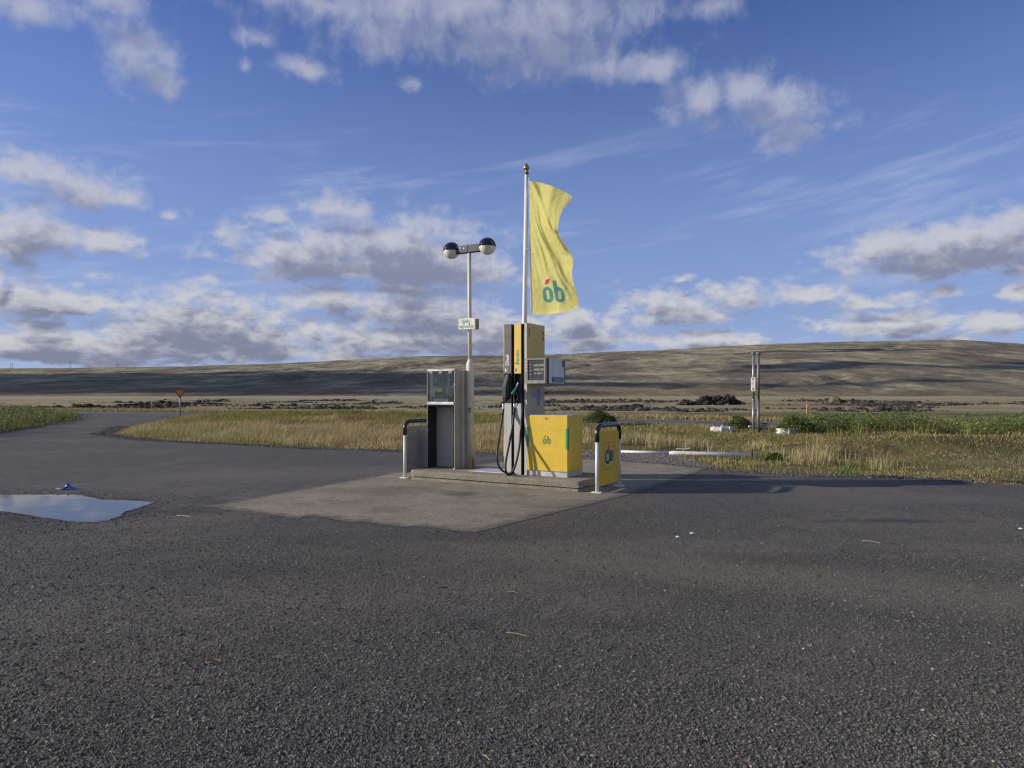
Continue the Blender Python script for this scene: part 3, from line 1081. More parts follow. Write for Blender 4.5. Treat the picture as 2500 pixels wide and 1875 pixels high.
# --- island
isle = thing('pump_island', 'low pebbled concrete island with rounded edge and dark crack along its side', 'kerb island', ISL0, RZ)
W_, D_ = 3.31, 1.2


def rrect(x0, x1, y0, y1, r, n=5):
    p = []
    for (cx, cy, a0) in ((x1 - r, y0 + r, -90), (x1 - r, y1 - r, 0), (x0 + r, y1 - r, 90), (x0 + r, y0 + r, 180)):
        for k in range(n + 1):
            a = math.radians(a0 + 90 * k / n)
            p.append((cx + r * math.cos(a), cy + r * math.sin(a)))
    return p


def rough_slab(name, poly, z0, z1, m, parent, amp, chamfer, seed):
    r = random.Random(seed)
    loop = ragged(poly, 0.055, 0.0, seed)
    n = len(loop)
    cx = sum(p[0] for p in loop) / n
    cy = sum(p[1] for p in loop) / n
    rings = [(0.0, z0, amp), (0.0, (z0 + z1) / 2, amp), (0.0, z1 - chamfer, amp), (chamfer * 0.3, z1 - chamfer * 0.3, amp * 0.8), (chamfer, z1, amp * 0.4), (chamfer * 3, z1, 0.0015)]
    vs = []
    for (ins, z, a) in rings:
        for p in loop:
            d = Vector((cx - p[0], cy - p[1]))
            dx_ = ins * (1 if d.x > 0 else -1) if abs(d.x) > W_ / 2 - 0.12 else 0
            dy_ = ins * (1 if d.y > 0 else -1) if abs(d.y) > D_ / 2 - 0.12 else 0
            vs.append((p[0] + dx_ + r.uniform(-a, a), p[1] + dy_ + r.uniform(-a, a), z + r.uniform(-a, a) * 0.5))
    fs = []
    for k in range(len(rings) - 1):
        for i in range(n):
            j = (i + 1) % n
            fs.append((k * n + i, k * n + j, (k + 1) * n + j, (k + 1) * n + i))
    fs.append(tuple((len(rings) - 1) * n + i for i in range(n)))
    return MB().add(vs, fs, True).build(name, m, parent)


rough_slab('lower_course', rrect(0.03, W_ - 0.01, -0.005, D_, 0.06), -0.02, 0.058, M_KERB, isle, 0.006, 0.008, 4)
MB().prism(rrect(0.05, W_ - 0.05, 0.035, D_ - 0.04, 0.06), 0.05, 0.085, 'z').build('joint', mat('dark_joint', (0.015, 0.013, 0.012), 0.95), isle)
rough_slab('upper_slab', rrect(0.0, W_, 0.0, D_, 0.07), 0.074, TOP, M_KERB, isle, 0.005, 0.020, 8)

plate = thing('cover_plate', 'pale aluminium chequer plate lying on the island between lamp post and pump', 'cover plate', isl(1.02, 0.34, TOP), RZ)
MB().box(0, 0.72, 0, 0.62, 0.001, 0.010).build('plate', M_ALU, plate, 0.003)
mb = MB()
for i in range(20):
    for j in range(16):
        x0, y0 = 0.03 + i * 0.0345, 0.025 + j * 0.037
        dxx, dyy = (0.011, 0.004) if (i + j) % 2 else (0.004, 0.011)
        mb.add([(x0 - dxx, y0, .0101), (x0, y0 - dyy, .0101), (x0 + dxx, y0, .0101), (x0, y0 + dyy, .0101), (x0, y0, .0145)],
               [(0, 1, 4), (1, 2, 4), (2, 3, 4), (3, 0, 4)])
tag(mb.build('tread', M_ALU, plate), kind='stuff')

# --- fuel pump
PR = isl(2.2, 0.30, TOP)
pump = thing('fuel_pump', 'tall grey and yellow fuel pump with two hoses and a wide yellow cabinet', 'fuel pump', PR, RZ)
ZT = 2.51
# hydraulic cabinet, its rear right corner rounded
poly = [(0, 0), (0.74, 0)] + [(0.74 - 0.07 + 0.07 * math.cos(math.radians(a)), 0.64 - 0.07 + 0.07 * math.sin(math.radians(a))) for a in range(0, 91, 15)] + [(0, 0.64)]
cab = MB().prism(poly, 0.090, 0.985, 'z').build('cabinet', M_YELLOW, pump, 0.006)
MB().prism([(x_ * 0.985 + 0.006, y_ * 0.985 + 0.006) for x_, y_ in poly], 0.985, 0.999, 'z').build('cabinet_lid', M_GREY, pump, 0.003)
MB().box(0.012, 0.728, 0.022, 0.622, 0, 0.088).build('plinth', M_ALU, pump, 0.003)
for sx in (0.035, 0.705):
    MB().tube([(sx, 0.022, 0.05), (sx, 0.017, 0.05)], 0.006, 8).build('bolt', M_DARKGREY, pump)
lk = onplane(1333, 1022, PR, 0)
k = MB().tube([(lk.x, 0.001, lk.z), (lk.x, -0.008, lk.z)], 0.017, 14).build('lock', M_STEEL, pump)
MB().box(lk.x - 0.003, lk.x + 0.003, -0.0095, -0.0078, lk.z - 0.010, lk.z + 0.008).build('keyhole', M_BLACK, k)
for (x0, x1, y0, y1, za, zb) in ((-0.003, 0.040, -0.0025, 0.0, 0.48, 0.80), (0.712, 0.7425, -0.0025, 0.0, 0.455, 0.79), (0.7402, 0.743, 0.0005, 0.058, 0.455, 0.79)):
    MB().box(x0, x1, y0 - 0.001, y1 - 0.0005 if y1 == 0 else y1, za, zb).build('green_stripe', M_GREEN, pump)


def stadium(cx, cz, w, h, n=7):
    r = w / 2
    p = []
    for k in range(n + 1):
        a = math.pi * k / n
        p.append((cx + r * math.cos(a), cz + h / 2 - r + r * math.sin(a)))
    for k in range(n + 1):
        a = math.pi + math.pi * k / n
        p.append((cx + r * math.cos(a), cz - h / 2 + r + r * math.sin(a)))
    return p


def loop_band(outer, inner, y):
    n = len(outer)
    vs = [(p[0], y, p[1]) for p in outer] + [(p[0], y, p[1]) for p in inner]
    return vs, [(i, (i + 1) % n, n + (i + 1) % n, n + i) for i in range(n)]


def ob_logo(parent, cx, cz, s, y, M=None):
    """the lower-case mark: a narrow o, a b and a red slanted accent"""
    lg = MB()
    a, b = loop_band(stadium(cx - 0.30 * s, cz - 0.12 * s, 0.50 * s, 0.76 * s), stadium(cx - 0.30 * s, cz - 0.12 * s, 0.17 * s, 0.46 * s), y)
    lg.add(a, b)
    a, b = loop_band(stadium(cx + 0.30 * s, cz - 0.12 * s, 0.50 * s, 0.76 * s), stadium(cx + 0.30 * s, cz - 0.12 * s, 0.17 * s, 0.46 * s), y)
    lg.add(a, b)
    lg.add([(cx + 0.05 * s, y - 0.0006, cz - 0.15 * s), (cx + 0.215 * s, y - 0.0006, cz - 0.15 * s), (cx + 0.215 * s, y - 0.0006, cz + 0.58 * s), (cx + 0.05 * s, y - 0.0006, cz + 0.58 * s)], [(0, 1, 2, 3)])
    o = lg.build('logo', M_GREEN, parent, M=M)
    MB().add([(cx - 0.40 * s, y, cz + 0.38 * s), (cx - 0.18 * s, y, cz + 0.45 * s), (cx - 0.15 * s, y, cz + 0.64 * s), (cx - 0.37 * s, y, cz + 0.57 * s)],
             [(0, 1, 2, 3)]).build('accent', M_RED, o, M=M)
    return o


lc = onplane(1335, 1075, PR, 0)
ob_logo(pump, lc.x, lc.z, 0.125, -0.0028)

# core and the two nozzle columns
MB().box(-0.425, -0.0475, 0.10, 0.60, 0.0, ZT - 0.012).build('core', mat('core_black_steel', (0.022, 0.022, 0.024), 0.5), pump, 0.004)
COLS = [(-0.434, -0.293, M_DARKGREY, 'diesel'), (-0.2385, -0.107, M_YFASC, 'petrol')]
for (x0, x1, mf, kind_) in COLS:
    MB().box(x0, x1, 0.0, 0.0995, 0.004, 1.185).build('column_panel', M_GREY, pump, 0.005)
    MB().box(x1 + 0.0005, x1 + 0.006, 0.008, 0.099, 0.0, ZT - 0.002).build('side_trim', M_BLACK, pump)
    f = MB().box(x0, x1, 0.0, 0.0995, 1.68, ZT).build('fascia', mf, pump, 0.004)
    cx = (x0 + x1) / 2
    MR = T(cx - 0.004, -0.0015, 1.908 if kind_ == 'diesel' else 1.952) @ RX90 @ Matrix.Rotation(math.pi / 2, 4, 'Z')
    if kind_ == 'diesel':
        text_mesh('lettering', 'Dísel', 0.090, M_WHITE, f, MR, bold=0.0022, xs=1.0)
        MB().box(x0 + 0.020, x0 + 0.055, -0.002, -0.0005, 1.715, 1.765).build('sticker', M_WHITE, f)
        MB().box(x0 + 0.038, x0 + 0.075, -0.003, -0.0021, 1.735, 1.78).build('sticker', M_BEZEL, f)
    else:
        text_mesh('lettering', 'Bensín', 0.094, M_GREEN, f, MR, bold=0.0008, xs=1.0)
        MB().box(x0 + 0.016, x0 + 0.050, -0.002, -0.0005, 1.715, 1.770).build('sticker', M_PALEST, f)
        MB().box(x0 + 0.020, x0 + 0.036, -0.003, -0.0021, 1.722, 1.745).build('sticker', M_BLUEINK, f)
        MB().box(x0 + 0.040, x0 + 0.068, -0.002, -0.0005, 1.785, 1.815).build('sticker', M_WHITE, f)
    # dark boot the nozzle sits in
    MB().box(x0 + 0.004, x1 - 0.004, 0.070, 0.0993, 1.187, 1.678).box(x0, x0 + 0.008, 0.004, 0.070, 1.187, 1.678).box(x1 - 0.008, x1, 0.004, 0.070, 1.187, 1.678) \
        .prism([(0.004, 1.187), (0.070, 1.187), (0.070, 1.30)], x0 + 0.008, x1 - 0.008, 'x').build('nozzle_boot', M_BLACK, pump)
MB().tube([(-0.172, 0.002, 0.035), (-0.172, -0.005, 0.035)], 0.006, 8).build('bolt', M_DARKGREY, pump)
# coloured edge strips along the left side
MB().box(-0.446, -0.4355, 0.004, 0.55, 1.72, ZT - 0.05).build('edge_strip', M_YFASC, pump)
MB().box(-0.4465, -0.4355, 0.004, 0.55, 1.36, 1.718).build('edge_strip', M_DGREEN, pump)
MB().box(-0.446, -0.4355, 0.004, 0.55, 0.30, 0.62).build('edge_strip', M_YFASC, pump)
MB().box(-0.446, -0.4355, 0.004, 0.55, 0.622, 0.90).build('edge_strip', M_GREEN, pump)

# slim tower beside the columns, yellow above and steel below
MB().box(-0.046, 0.006, 0.0, 0.62, 0.0, ZT + 0.006).build('tower', M_GREY, pump, 0.004)
sp = MB().box(0.0065, 0.012, 0.012, 0.62, 1.925, ZT + 0.003).build('side_panel', M_YFASC, pump, 0.002)
text_mesh('number', '1', 0.20, M_DGREEN, sp, T(0.0128, 0.060, 2.35) @ RSIDE, bold=0.008, xs=0.8)
text_mesh('number', '2', 0.20, M_DGREEN, sp, T(0.0128, 0.565, 2.33) @ RSIDE, bold=0.003, xs=0.8)
lp = MB().box(0.0065, 0.012, 0.010, 0.615, 1.0005, 1.515).build('steel_panel', mat('steel_warm_reflection', (0.52, 0.45, 0.29), 0.5, metal=0.0, var=0.06, grime=0.2), pump, 0.002)  # steel, with warm reflection of cabinet and ground put into its colour
stk = MB().box(0.0122, 0.0135, 0.325, 0.455, 1.135, 1.43).build('sticker', M_PALEST, lp)
MB().box(0.0121, 0.0131, 0.12, 0.58, 1.285, 1.375).build('sticker', M_PALEST, lp)
for zc in (1.19, 1.285, 1.38):
    rm = MB()
    rm.ring(0.39, zc, 0.043, 0.033, -0.0142, 18)
    rm.add([(0.365, -0.0142, zc - 0.012), (0.415, -0.0142, zc - 0.012), (0.39, -0.0142, zc + 0.022)], [(0, 1, 2)])
    rm.build('pictogram', M_BLUEINK, lp, M=Matrix(((0, -1, 0, 0), (1, 0, 0, 0), (0, 0, 1, 0), (0, 0, 0, 1))))
MB().box(0.0136, 0.0142, 0.332, 0.44, 1.425, 1.428).build('pictogram', M_BLACK, lp)
MB().tube([(0.03, 0.625, 1.36), (0.03, 0.655, 1.36)], 0.018, 10).build('side_lock', M_BLACK, pump)

# display head
DX0, DX1, DY0, DZ0, DZ1 = -0.022, 0.398, -0.035, 1.513, 1.922
hd = MB().box(DX0 + 0.002, DX1 - 0.002, DY0 + 0.02, 0.615, DZ0 + 0.002, DZ1 - 0.002).build('display_head', M_BEZEL, pump, 0.003)
bz = MB()
fx0, fx1, fz0, fz1 = DX0 + 0.056, DX1 - 0.062, DZ0 + 0.052, DZ1 - 0.022
for (a, b, c, d) in ((DX0, fx0, DZ0, DZ1), (fx1, DX1 - 0.036, DZ0, DZ1), (fx0, fx1, DZ0, fz0), (fx0, fx1, fz1, DZ1)):
    bz.box(a, b, DY0, DY0 + 0.0205, c, d)
bz.build('bezel', M_BEZEL, hd)
MB().box(DX1 - 0.0355, DX1 + 0.002, DY0, 0.018, DZ0 - 0.002, DZ1 + 0.002).build('corner_post', M_BLACK, hd, 0.004)
MB().box(fx0 + 0.0005, fx1 - 0.0005, DY0 + 0.012, DY0 + 0.0198, fz0 + 0.0005, fz1 - 0.0005).build('screen', M_SCREEN, hd)
mb = MB()
mb.box(fx0 + 0.083, fx0 + 0.092, DY0 + 0.0105, DY0 + 0.0118, fz0 + 0.004, fz1 - 0.002).box(fx0 + 0.001, fx0 + 0.008, DY0 + 0.0105, DY0 + 0.0118, fz0 + 0.004, fz1 - 0.002)
for zc in (0.052, 0.165, 0.225):
    mb.box(fx0 + 0.010, fx0 + 0.065, DY0 + 0.0105, DY0 + 0.0118, fz1 - zc - 0.012, fz1 - zc)
mb.build('divider', M_BLACK, hd)
yd = DY0 + 0.0112
for (s_, xo, zc, sz_) in (('0022000', 0.213, 0.092, 0.052), ('0000150', 0.205, 0.163, 0.050), ('0000.00', 0.215, 0.222, 0.030)):
    text_mesh('digits', s_, sz_, M_DIGIT, hd, T(fx0 + xo, yd, fz1 - zc) @ RX90, bold=0.0008, spacing=0.95)
for (s_, xo, zc) in (('Kr.', 0.110, 0.092), ('L', 0.104, 0.163), ('Kr/L', 0.138, 0.222), ('L', 0.044, 0.13), ('Kr', 0.045, 0.075)):
    text_mesh('caption', s_, 0.020, M_WHITE, hd, T(fx0 + xo, yd, fz1 - zc) @ RX90, bold=0.0006)
for zc in (0.172, 0.234):
    MB().box(fx0 + 0.030, fx0 + 0.066, DY0 + 0.0100, DY0 + 0.0104, fz1 - zc - 0.009, fz1 - zc).build('key_mark', M_DIGIT, hd)
MB().box(fx0 + 0.13, fx0 + 0.175, DY0 - 0.0012, DY0, DZ0 + 0.020, DZ0 + 0.028).build('maker_plate', M_ALU, hd)
st = MB().box(DX0 + 0.007, DX0 + 0.048, DY0 - 0.0012, DY0 - 0.0002, DZ1 - 0.225, DZ1 - 0.020).build('sticker', mat('pink_sticker', (0.42, 0.33, 0.33), 0.5), hd)
rm, wd = MB(), MB()
for i in range(4):
    zc = DZ1 - 0.047 - i * 0.050
    wd.ring(DX0 + 0.027, zc, 0.0205, 0.0, DY0 - 0.0016, 16)
    rm.ring(DX0 + 0.027, zc, 0.0215, 0.0155, DY0 - 0.0020, 16)
    rm.add([(DX0 + 0.013, DY0 - 0.002, zc + 0.012), (DX0 + 0.016, DY0 - 0.002, zc + 0.015), (DX0 + 0.041, DY0 - 0.002, zc - 0.012), (DX0 + 0.038, DY0 - 0.002, zc - 0.015)], [(0, 1, 2, 3)])
wd.build('sign_ground', M_WHITE, hd)
rm.build('prohibition_sign', M_PINK, hd)
MS = Matrix(((0, -1, 0, 0), (1, 0, 0, 0), (0, 0, 1, 0), (0, 0, 0, 1)))     # local x-z print turned to face +x
sd = MB().box(DX1 - 0.0015, DX1 + 0.004, 0.0225, 0.585, DZ0 + 0.004, DZ1 - 0.004).build('side_cover', M_PANEL_W, hd, 0.003)
MB().box(DX1 - 0.0015, DX1 + 0.005, 0.5855, 0.618, DZ0, DZ1).build('corner_post', M_BLACK, hd)
MB().box(DX1 + 0.0042, DX1 + 0.0052, 0.50, 0.575, DZ1 - 0.125, DZ1 - 0.02).build('label', M_DGREEN, hd)
MB().box(DX1 + 0.0042, DX1 + 0.0050, 0.115, 0.560, DZ0 + 0.015, DZ0 + 0.115).build('sticker', M_PALEST, hd)
gm, bm_ = MB(), MB()
xp = -(DX1 + 0.0056)
gm.ring(0.165, DZ0 + 0.065, 0.040, 0.0, xp, 18)
for i, yc in enumerate((0.27, 0.365, 0.46)):
    bm_.ring(yc, DZ0 + 0.065, 0.042, 0.034, xp, 18)
    bm_.add([(yc - 0.030, xp, DZ0 + 0.092), (yc - 0.024, xp, DZ0 + 0.096), (yc + 0.030, xp, DZ0 + 0.038), (yc + 0.024, xp, DZ0 + 0.034)], [(0, 1, 2, 3)])
gm.build('pictogram', M_DGREEN, hd, M=MS)
MB().ring(0.535, DZ0 + 0.065, 0.036, 0.0, xp, 18, sx=0.6).build('pictogram', M_DGREEN, hd, M=MS)
bm_.build('pictogram', M_BLUEINK, hd, M=MS)

# hoses
def smooth_path(pts, sub=6):
    P_ = [Vector(p) for p in pts]
    P_ = [P_[0] * 2 - P_[1]] + P_ + [P_[-1] * 2 - P_[-2]]
    out = []
    for i in range(1, len(P_) - 2):
        for k in range(sub):
            t = k / sub
            a, b, c, d = P_[i - 1], P_[i], P_[i + 1], P_[i + 2]
            out.append(0.5 * ((2 * b) + (c - a) * t + (2 * a - 5 * b + 4 * c - d) * t * t + (3 * b - a - 3 * c + d) * t ** 3))
    out.append(P_[-2])
    return out


def hose_path(pts, r=0.017):
    L = [onplane(px, py, PR, y) for (px, py, y) in pts]
    for p in L:
        p.z = max(p.z, r + 0.002)
    return smooth_path(L)


H1 = hose_path([(1229, 998, -.105), (1227, 1010, -.13), (1224, 1035, -.20), (1218, 1072, -.33), (1213.5, 1105, -.44), (1214.5, 1126, -.46), (1220, 1142, -.41),
                (1231, 1152, -.28), (1243, 1156, -.11), (1250, 1149, 0.01), (1253, 1128, .06), (1253.8, 1080, .068), (1253.8, 950, .07), (1253.8, 830, .07)])
H2 = hose_path([(1256.5, 994, -.105), (1255.5, 1006, -.11), (1251, 1042, -.15), (1243.5, 1082, -.20), (1236, 1120, -.25), (1234, 1140, -.26), (1236, 1153, -.25),
                (1241.5, 1159.5, -.22), (1249, 1155, -.18), (1257.5, 1138, -.14), (1265.5, 1105, -.10), (1270, 1070, -.06), (1273, 1030, -.01), (1276, 980, .035),
                (1277, 900, .05), (1277.5, 800, .05)])
MB().tube(H1, 0.0165, 12).build('hose', M_RUBBER, pump)
MB().tube(H2, 0.0185, 12).build('hose', M_RUBBER, pump)


def nozzle(kind_, path, spout, body, m_body, m_guard):
    top_ = path[0]
    nz = MB().tube(smooth_path([onplane(px, py, PR, y) for (px, py, y) in body], 4), [0.020 + 0.010 * math.sin(i * 0.5) for i in range(4 * (len(body) - 1) + 1)], 12).build('nozzle', m_body, pump)
    MB().tube(smooth_path([onplane(px, py, PR, y) for (px, py, y) in spout], 4), 0.011, 10).build('spout', M_CHROME, nz)
    e = onplane(*body[-1][:2], PR, body[-1][2])
    MB().tube([e, e + (top_ - e) * 0.5, top_, path[3]], [0.019, 0.022, 0.021, 0.019], 12).build('swivel', M_CHROME, nz)
    MB().tube(path[1:8], 0.0225, 12).build('sleeve', M_BLACK, nz)
    lv = [onplane(px, py, PR, -0.10) for (px, py) in ((body[-1][0] + 5, body[-1][1] - 26), (body[-1][0] + 8.5, body[-1][1] - 14), (body[-1][0] + 4, body[-1][1] - 4))]
    MB().tube(smooth_path(lv, 4), 0.006, 8).build('trigger', M_BLACK, nz)
    return nz


n1 = nozzle('diesel', H1, [(1241, 931, -.01), (1239.5, 938, -.03), (1235, 948, -.05)], [(1236, 946, -.05), (1231, 955, -.08), (1229, 968, -.09), (1229, 984, -.10)], M_BLACK, M_BLACK)
n2 = nozzle('petrol', H2, [(1264.5, 933, -.01), (1262.5, 941, -.03), (1258, 950, -.05)], [(1261, 947, -.05), (1256, 956, -.08), (1255, 968, -.085), (1256, 984, -.10)], M_BLACK, M_GREEN)
# black scuff guard on the diesel nozzle, with print on its slope
g0, g1, g2, g3 = (onplane(1233.5, 914, PR, -.03), onplane(1225.5, 945, PR, -.12), onplane(1225, 972, PR, -.13), onplane(1234, 969, PR, -.06))
mb = MB()
gw = 0.036
gv = []
for p in (g0, g1, g2, g3):
    gv += [(p.x, p.y, p.z), (p.x + gw * 2, p.y + 0.004, p.z)]
mb.add(gv, [(0, 1, 3, 2), (2, 3, 5, 4), (4, 5, 7, 6), (6, 7, 1, 0), (0, 2, 4, 6), (7, 5, 3, 1)])
MB().add([tuple(v) for v in gv], [(0, 1, 3, 2), (2, 3, 5, 4), (4, 5, 7, 6), (6, 7, 1, 0), (0, 2, 4, 6), (7, 5, 3, 1)]).build('guard', mat('scuffed_black_plastic', (0.055, 0.055, 0.055), 0.5), n1, 0.006)
mb = MB()
for i in range(5):
    f = 0.08 + i * 0.19
    a = g0 + (g1 - g0) * f
    b = g0 + (g1 - g0) * (f + 0.09)
    mb.add([(a.x + 0.026, a.y - 0.004, a.z + .001), (a.x + 0.046, a.y - 0.004, a.z + .001), (b.x + 0.046, b.y - 0.004, b.z + .001), (b.x + 0.026, b.y - 0.004, b.z + .001)], [(0, 3, 2, 1)])
tag(mb.build('print', M_BEZEL, n1), kind='stuff')
# green grip hood on the petrol nozzle
hp = [onplane(px, py, PR, y) for (px, py, y) in ((1261.5, 944, -.06), (1258, 951, -.085), (1254, 957, -.105), (1252.5, 959.5, -.11))]
MB().tube(smooth_path(hp, 4), [0.016 + 0.014 * (i / 12) for i in range(13)], 14).lathe([(0.0, -0.030), (0.018, -0.024), (0.028, -0.010), (0.030, 0.0), (0.027, 0.012), (0.016, 0.025), (0.0, 0.030)], 14, tuple(hp[-1])) \
    .build('hood', mat('green_plastic', (0.02, 0.23, 0.10), 0.35), n2)

# --- payment kiosk
KR = isl(0.03, 0.47, TOP)
kiosk = thing('payment_kiosk', 'grey steel payment terminal with clear hinged cover over a dusty screen', 'payment terminal', KR, RZ)
KW, KD, KH = 0.615, 0.46, 1.80
MB().box(0, 0.012, 0.0, KD, 0, KH).build('side_wall', M_STEEL, kiosk, 0.003)
MB().box(0.0122, 0.0145, 0.008, KD - 0.021, 0, 1.13).build('inner_lining', M_BLACK, kiosk)
MB().box(KW - 0.014, KW, 0.0, 0.235, 0, KH).build('front_cheek', M_STEEL, kiosk, 0.003)
MB().box(KW - 0.016, KW - 0.003, 0.236, KD, 0, KH - 0.004).build('side_wall', M_GREY, kiosk, 0.003)
MB().box(0.0145, KW - 0.0145, KD - 0.02, KD - 0.002, 0, KH - 0.02).build('back_wall', M_DARKGREY, kiosk)
MB().box(0.0145, KW - 0.0145, 0.002, KD - 0.0205, KH - 0.016, KH - 0.001).build('roof', M_STEEL, kiosk)
MB().box(0.0145, KW - 0.0165, 0.012, KD - 0.0205, 1.135, 1.15).build('shelf', M_DARKGREY, kiosk)
fp = MB().box(0.0146, KW - 0.0146, 0.030, 0.047, 1.1505, KH - 0.017).build('face_plate', mat('grey_face_plate', (0.11, 0.112, 0.11), 0.45), kiosk)


def on_face(name, px0, py0, px1, py1, y, th, m, parent):
    y -= 0.028
    a, b = onplane(px0, py1, KR, y), onplane(px1, py0, KR, y)
    return MB().box(a.x, b.x, y, y + th, a.z, b.z).build(name, m, parent, 0.0015)


on_face('screen_frame', 1054, 911, 1093, 969, 0.050, 0.0075, mat('grey_frame', (0.34, 0.35, 0.345), 0.45), kiosk)
scr = on_face('screen', 1057.5, 913, 1091, 944, 0.044, 0.0055, mat('dusty_screen', (0.085, 0.09, 0.088), 0.35, var=0.5, scale=30), kiosk)
on_face('reader_frame', 1094, 911, 1109, 947, 0.050, 0.0075, mat('grey_frame', (0.34, 0.35, 0.345), 0.45), kiosk)
on_face('receipt_screen', 1096.5, 914, 1108, 944, 0.045, 0.0045, M_BLACK, kiosk)
on_face('keypad', 1096, 953.5, 1106, 965.5, 0.048, 0.0095, M_BEZEL, kiosk)
on_face('card_slot', 1098, 956, 1104.5, 961.5, 0.0445, 0.003, M_BLACK, kiosk)
on_face('yellow_label', 1064.5, 947.5, 1079, 956, 0.0465, 0.003, mat('yellow_label', (0.75, 0.62, 0.03), 0.5), kiosk)
on_face('card_plate', 1062, 945.5, 1090, 968, 0.0495, 0.0004, M_DARKGREY, kiosk)
on_face('slot', 1063.5, 957.5, 1080, 963, 0.0465, 0.0028, M_BLACK, kiosk)
wl = on_face('white_label', 1059, 973.5, 1094, 982, 0.052, 0.0055, M_WHITE, kiosk)
for i in range(2):
    on_face('text_line', 1061.5, 975.4 + i * 3, 1091 - i * 5, 976.7 + i * 3, 0.0512, 0.0006, M_BEZEL, kiosk)
on_face('coin_knob', 1106.5, 935, 1109.3, 944, 0.036, 0.008, M_CHROME, kiosk)


def clear_material():
    m = bpy.data.materials.new('clear_polycarbonate')
    m.use_nodes = True
    t = NT(m.node_tree)
    out = t.n['Material Output']
    tr = t.new('ShaderNodeBsdfTransparent')
    tr.inputs[0].default_value = (0.93, 0.95, 0.94, 1)
    gl = t.new('ShaderNodeBsdfGlossy')
    gl.inputs['Roughness'].default_value = 0.06
    df = t.new('ShaderNodeBsdfDiffuse')
    df.inputs[0].default_value = (0.6, 0.6, 0.57, 1)
    fr = t.new('ShaderNodeFresnel')
    fr.inputs[0].default_value = 1.45
    m1 = t.new('ShaderNodeMixShader')
    t.l.new(t.m('MULTIPLY', fr.outputs[0], 0.9), m1.inputs[0])
    t.l.new(tr.outputs[0], m1.inputs[1])
    t.l.new(gl.outputs[0], m1.inputs[2])
    tc = t.new('ShaderNodeTexCoord').outputs['Object']
    dust = t.m('ADD', t.ramp(t.noise(tc, 9, 6, 0.7), 0.45, 0.75, 0.01, 0.10), t.m('MULTIPLY', t.ramp(t.voronoi(tc, 60), 0.10, 0.05), 0.08))
    m2 = t.new('ShaderNodeMixShader')
    t.l.new(dust, m2.inputs[0])
    t.l.new(m1.outputs[0], m2.inputs[1])
    t.l.new(df.outputs[0], m2.inputs[2])
    t.l.new(m2.outputs[0], out.inputs['Surface'])
    return m


cv = MB().box(0.022, KW - 0.022, -0.004, 0.0, 1.20, KH - 0.045).build('clear_cover', clear_material(), kiosk)
MB().box(0.020, KW - 0.020, -0.012, 0.012, 1.152, 1.20).build('cover_handle', M_ALU, cv, 0.003)
MB().box(0.020, KW - 0.020, -0.010, 0.020, KH - 0.044, KH - 0.019).build('cover_rail', M_ALU, cv, 0.003)
for hx in (0.10, 0.31, 0.52):
    MB().box(hx - 0.04, hx + 0.04, -0.014, -0.0045, KH - 0.085, KH - 0.035).build('hinge', M_BEZEL, cv, 0.003)
# lower locker set deep in the recess
LY = 0.275
lx = lambda px: onplane(px, 1050, KR, LY).x
MB().box(0.0146, KW - 0.018, LY, KD - 0.021, 0.004, 1.134).build('locker', M_DARKGREY, kiosk, 0.002)
MB().box(lx(1069.5), lx(1100.5), LY - 0.010, LY - 0.0005, 0.158, 1.10).build('locker_door', M_LOCKER, kiosk, 0.002)
MB().box(lx(1069.5), lx(1100.5), LY - 0.010, LY - 0.0005, 0.006, 0.150).build('kick_panel', M_LOCKER, kiosk, 0.002)
MB().box(lx(1066.8), lx(1069.0), LY - 0.013, LY - 0.0005, 0.006, 1.12).build('locker_post', M_LOCKER, kiosk, 0.002)
MB().box(lx(1101.2), lx(1107.6), LY - 0.013, LY - 0.0005, 0.006, 1.12).build('locker_post', M_LOCKER, kiosk, 0.002)
MB().box(lx(1108.2), KW - 0.019, LY - 0.006, LY - 0.0005, 0.006, 1.12).build('dark_gap', M_BLACK, kiosk)
MB().box(KW - 0.030, KW - 0.004, -0.006, 0.02, 0.0, 0.022).build('foot', M_WHITE, kiosk)

# --- lamp post
def rust_paint():
    m = bpy.data.materials.new('weathered_post_paint')
    m.use_nodes = True
    t = NT(m.node_tree)
    b = t.n['Principled BSDF']
    tc = t.new('ShaderNodeTexCoord').outputs['Object']
    x, y, z = t.sep(tc)
    st = t.comb(t.m('MULTIPLY', x, 22.0), t.m('MULTIPLY', y, 22.0), t.m('MULTIPLY', z, 2.4))
    n1, n2 = t.noise(st, 1.0, 6, 0.65), t.noise(tc, 16.0, 5, 0.65)
    low = t.ramp(z, 2.0, 0.6)
    col = t.mix(t.ramp(n1, 0.35, 0.65), (0.64, 0.61, 0.50), (0.72, 0.71, 0.66))
    col = t.mix(t.m('MULTIPLY', t.ramp(n1, 0.44, 0.62), t.m('MULTIPLY', low, 0.75)), col, (0.42, 0.38, 0.20))
    rust = t.m('MULTIPLY', t.ramp(n1, 0.52, 0.68), t.ramp(z, 0.75, 0.0))
    col = t.mix(rust, col, (0.27, 0.11, 0.045))
    col = t.mix(t.m('MULTIPLY', t.ramp(n2, 0.67, 0.74), low), col, (0.10, 0.085, 0.06))
    t.put(b.inputs['Base Color'], col)
    b.inputs['Roughness'].default_value = 0.55
    return m


LP = isl(0.746, 0.835, TOP)
lamp = thing('lamp_post', 'white lamp post with twin black and white globes and rusty foot', 'lamp post', LP, RZ)
M_POST = rust_paint()
lean = Vector((-0.035, 0.0, 0))
zb, zt = 1.955, 3.98


def lz(z):
    return Vector((lean.x * z / zt, 0, z))


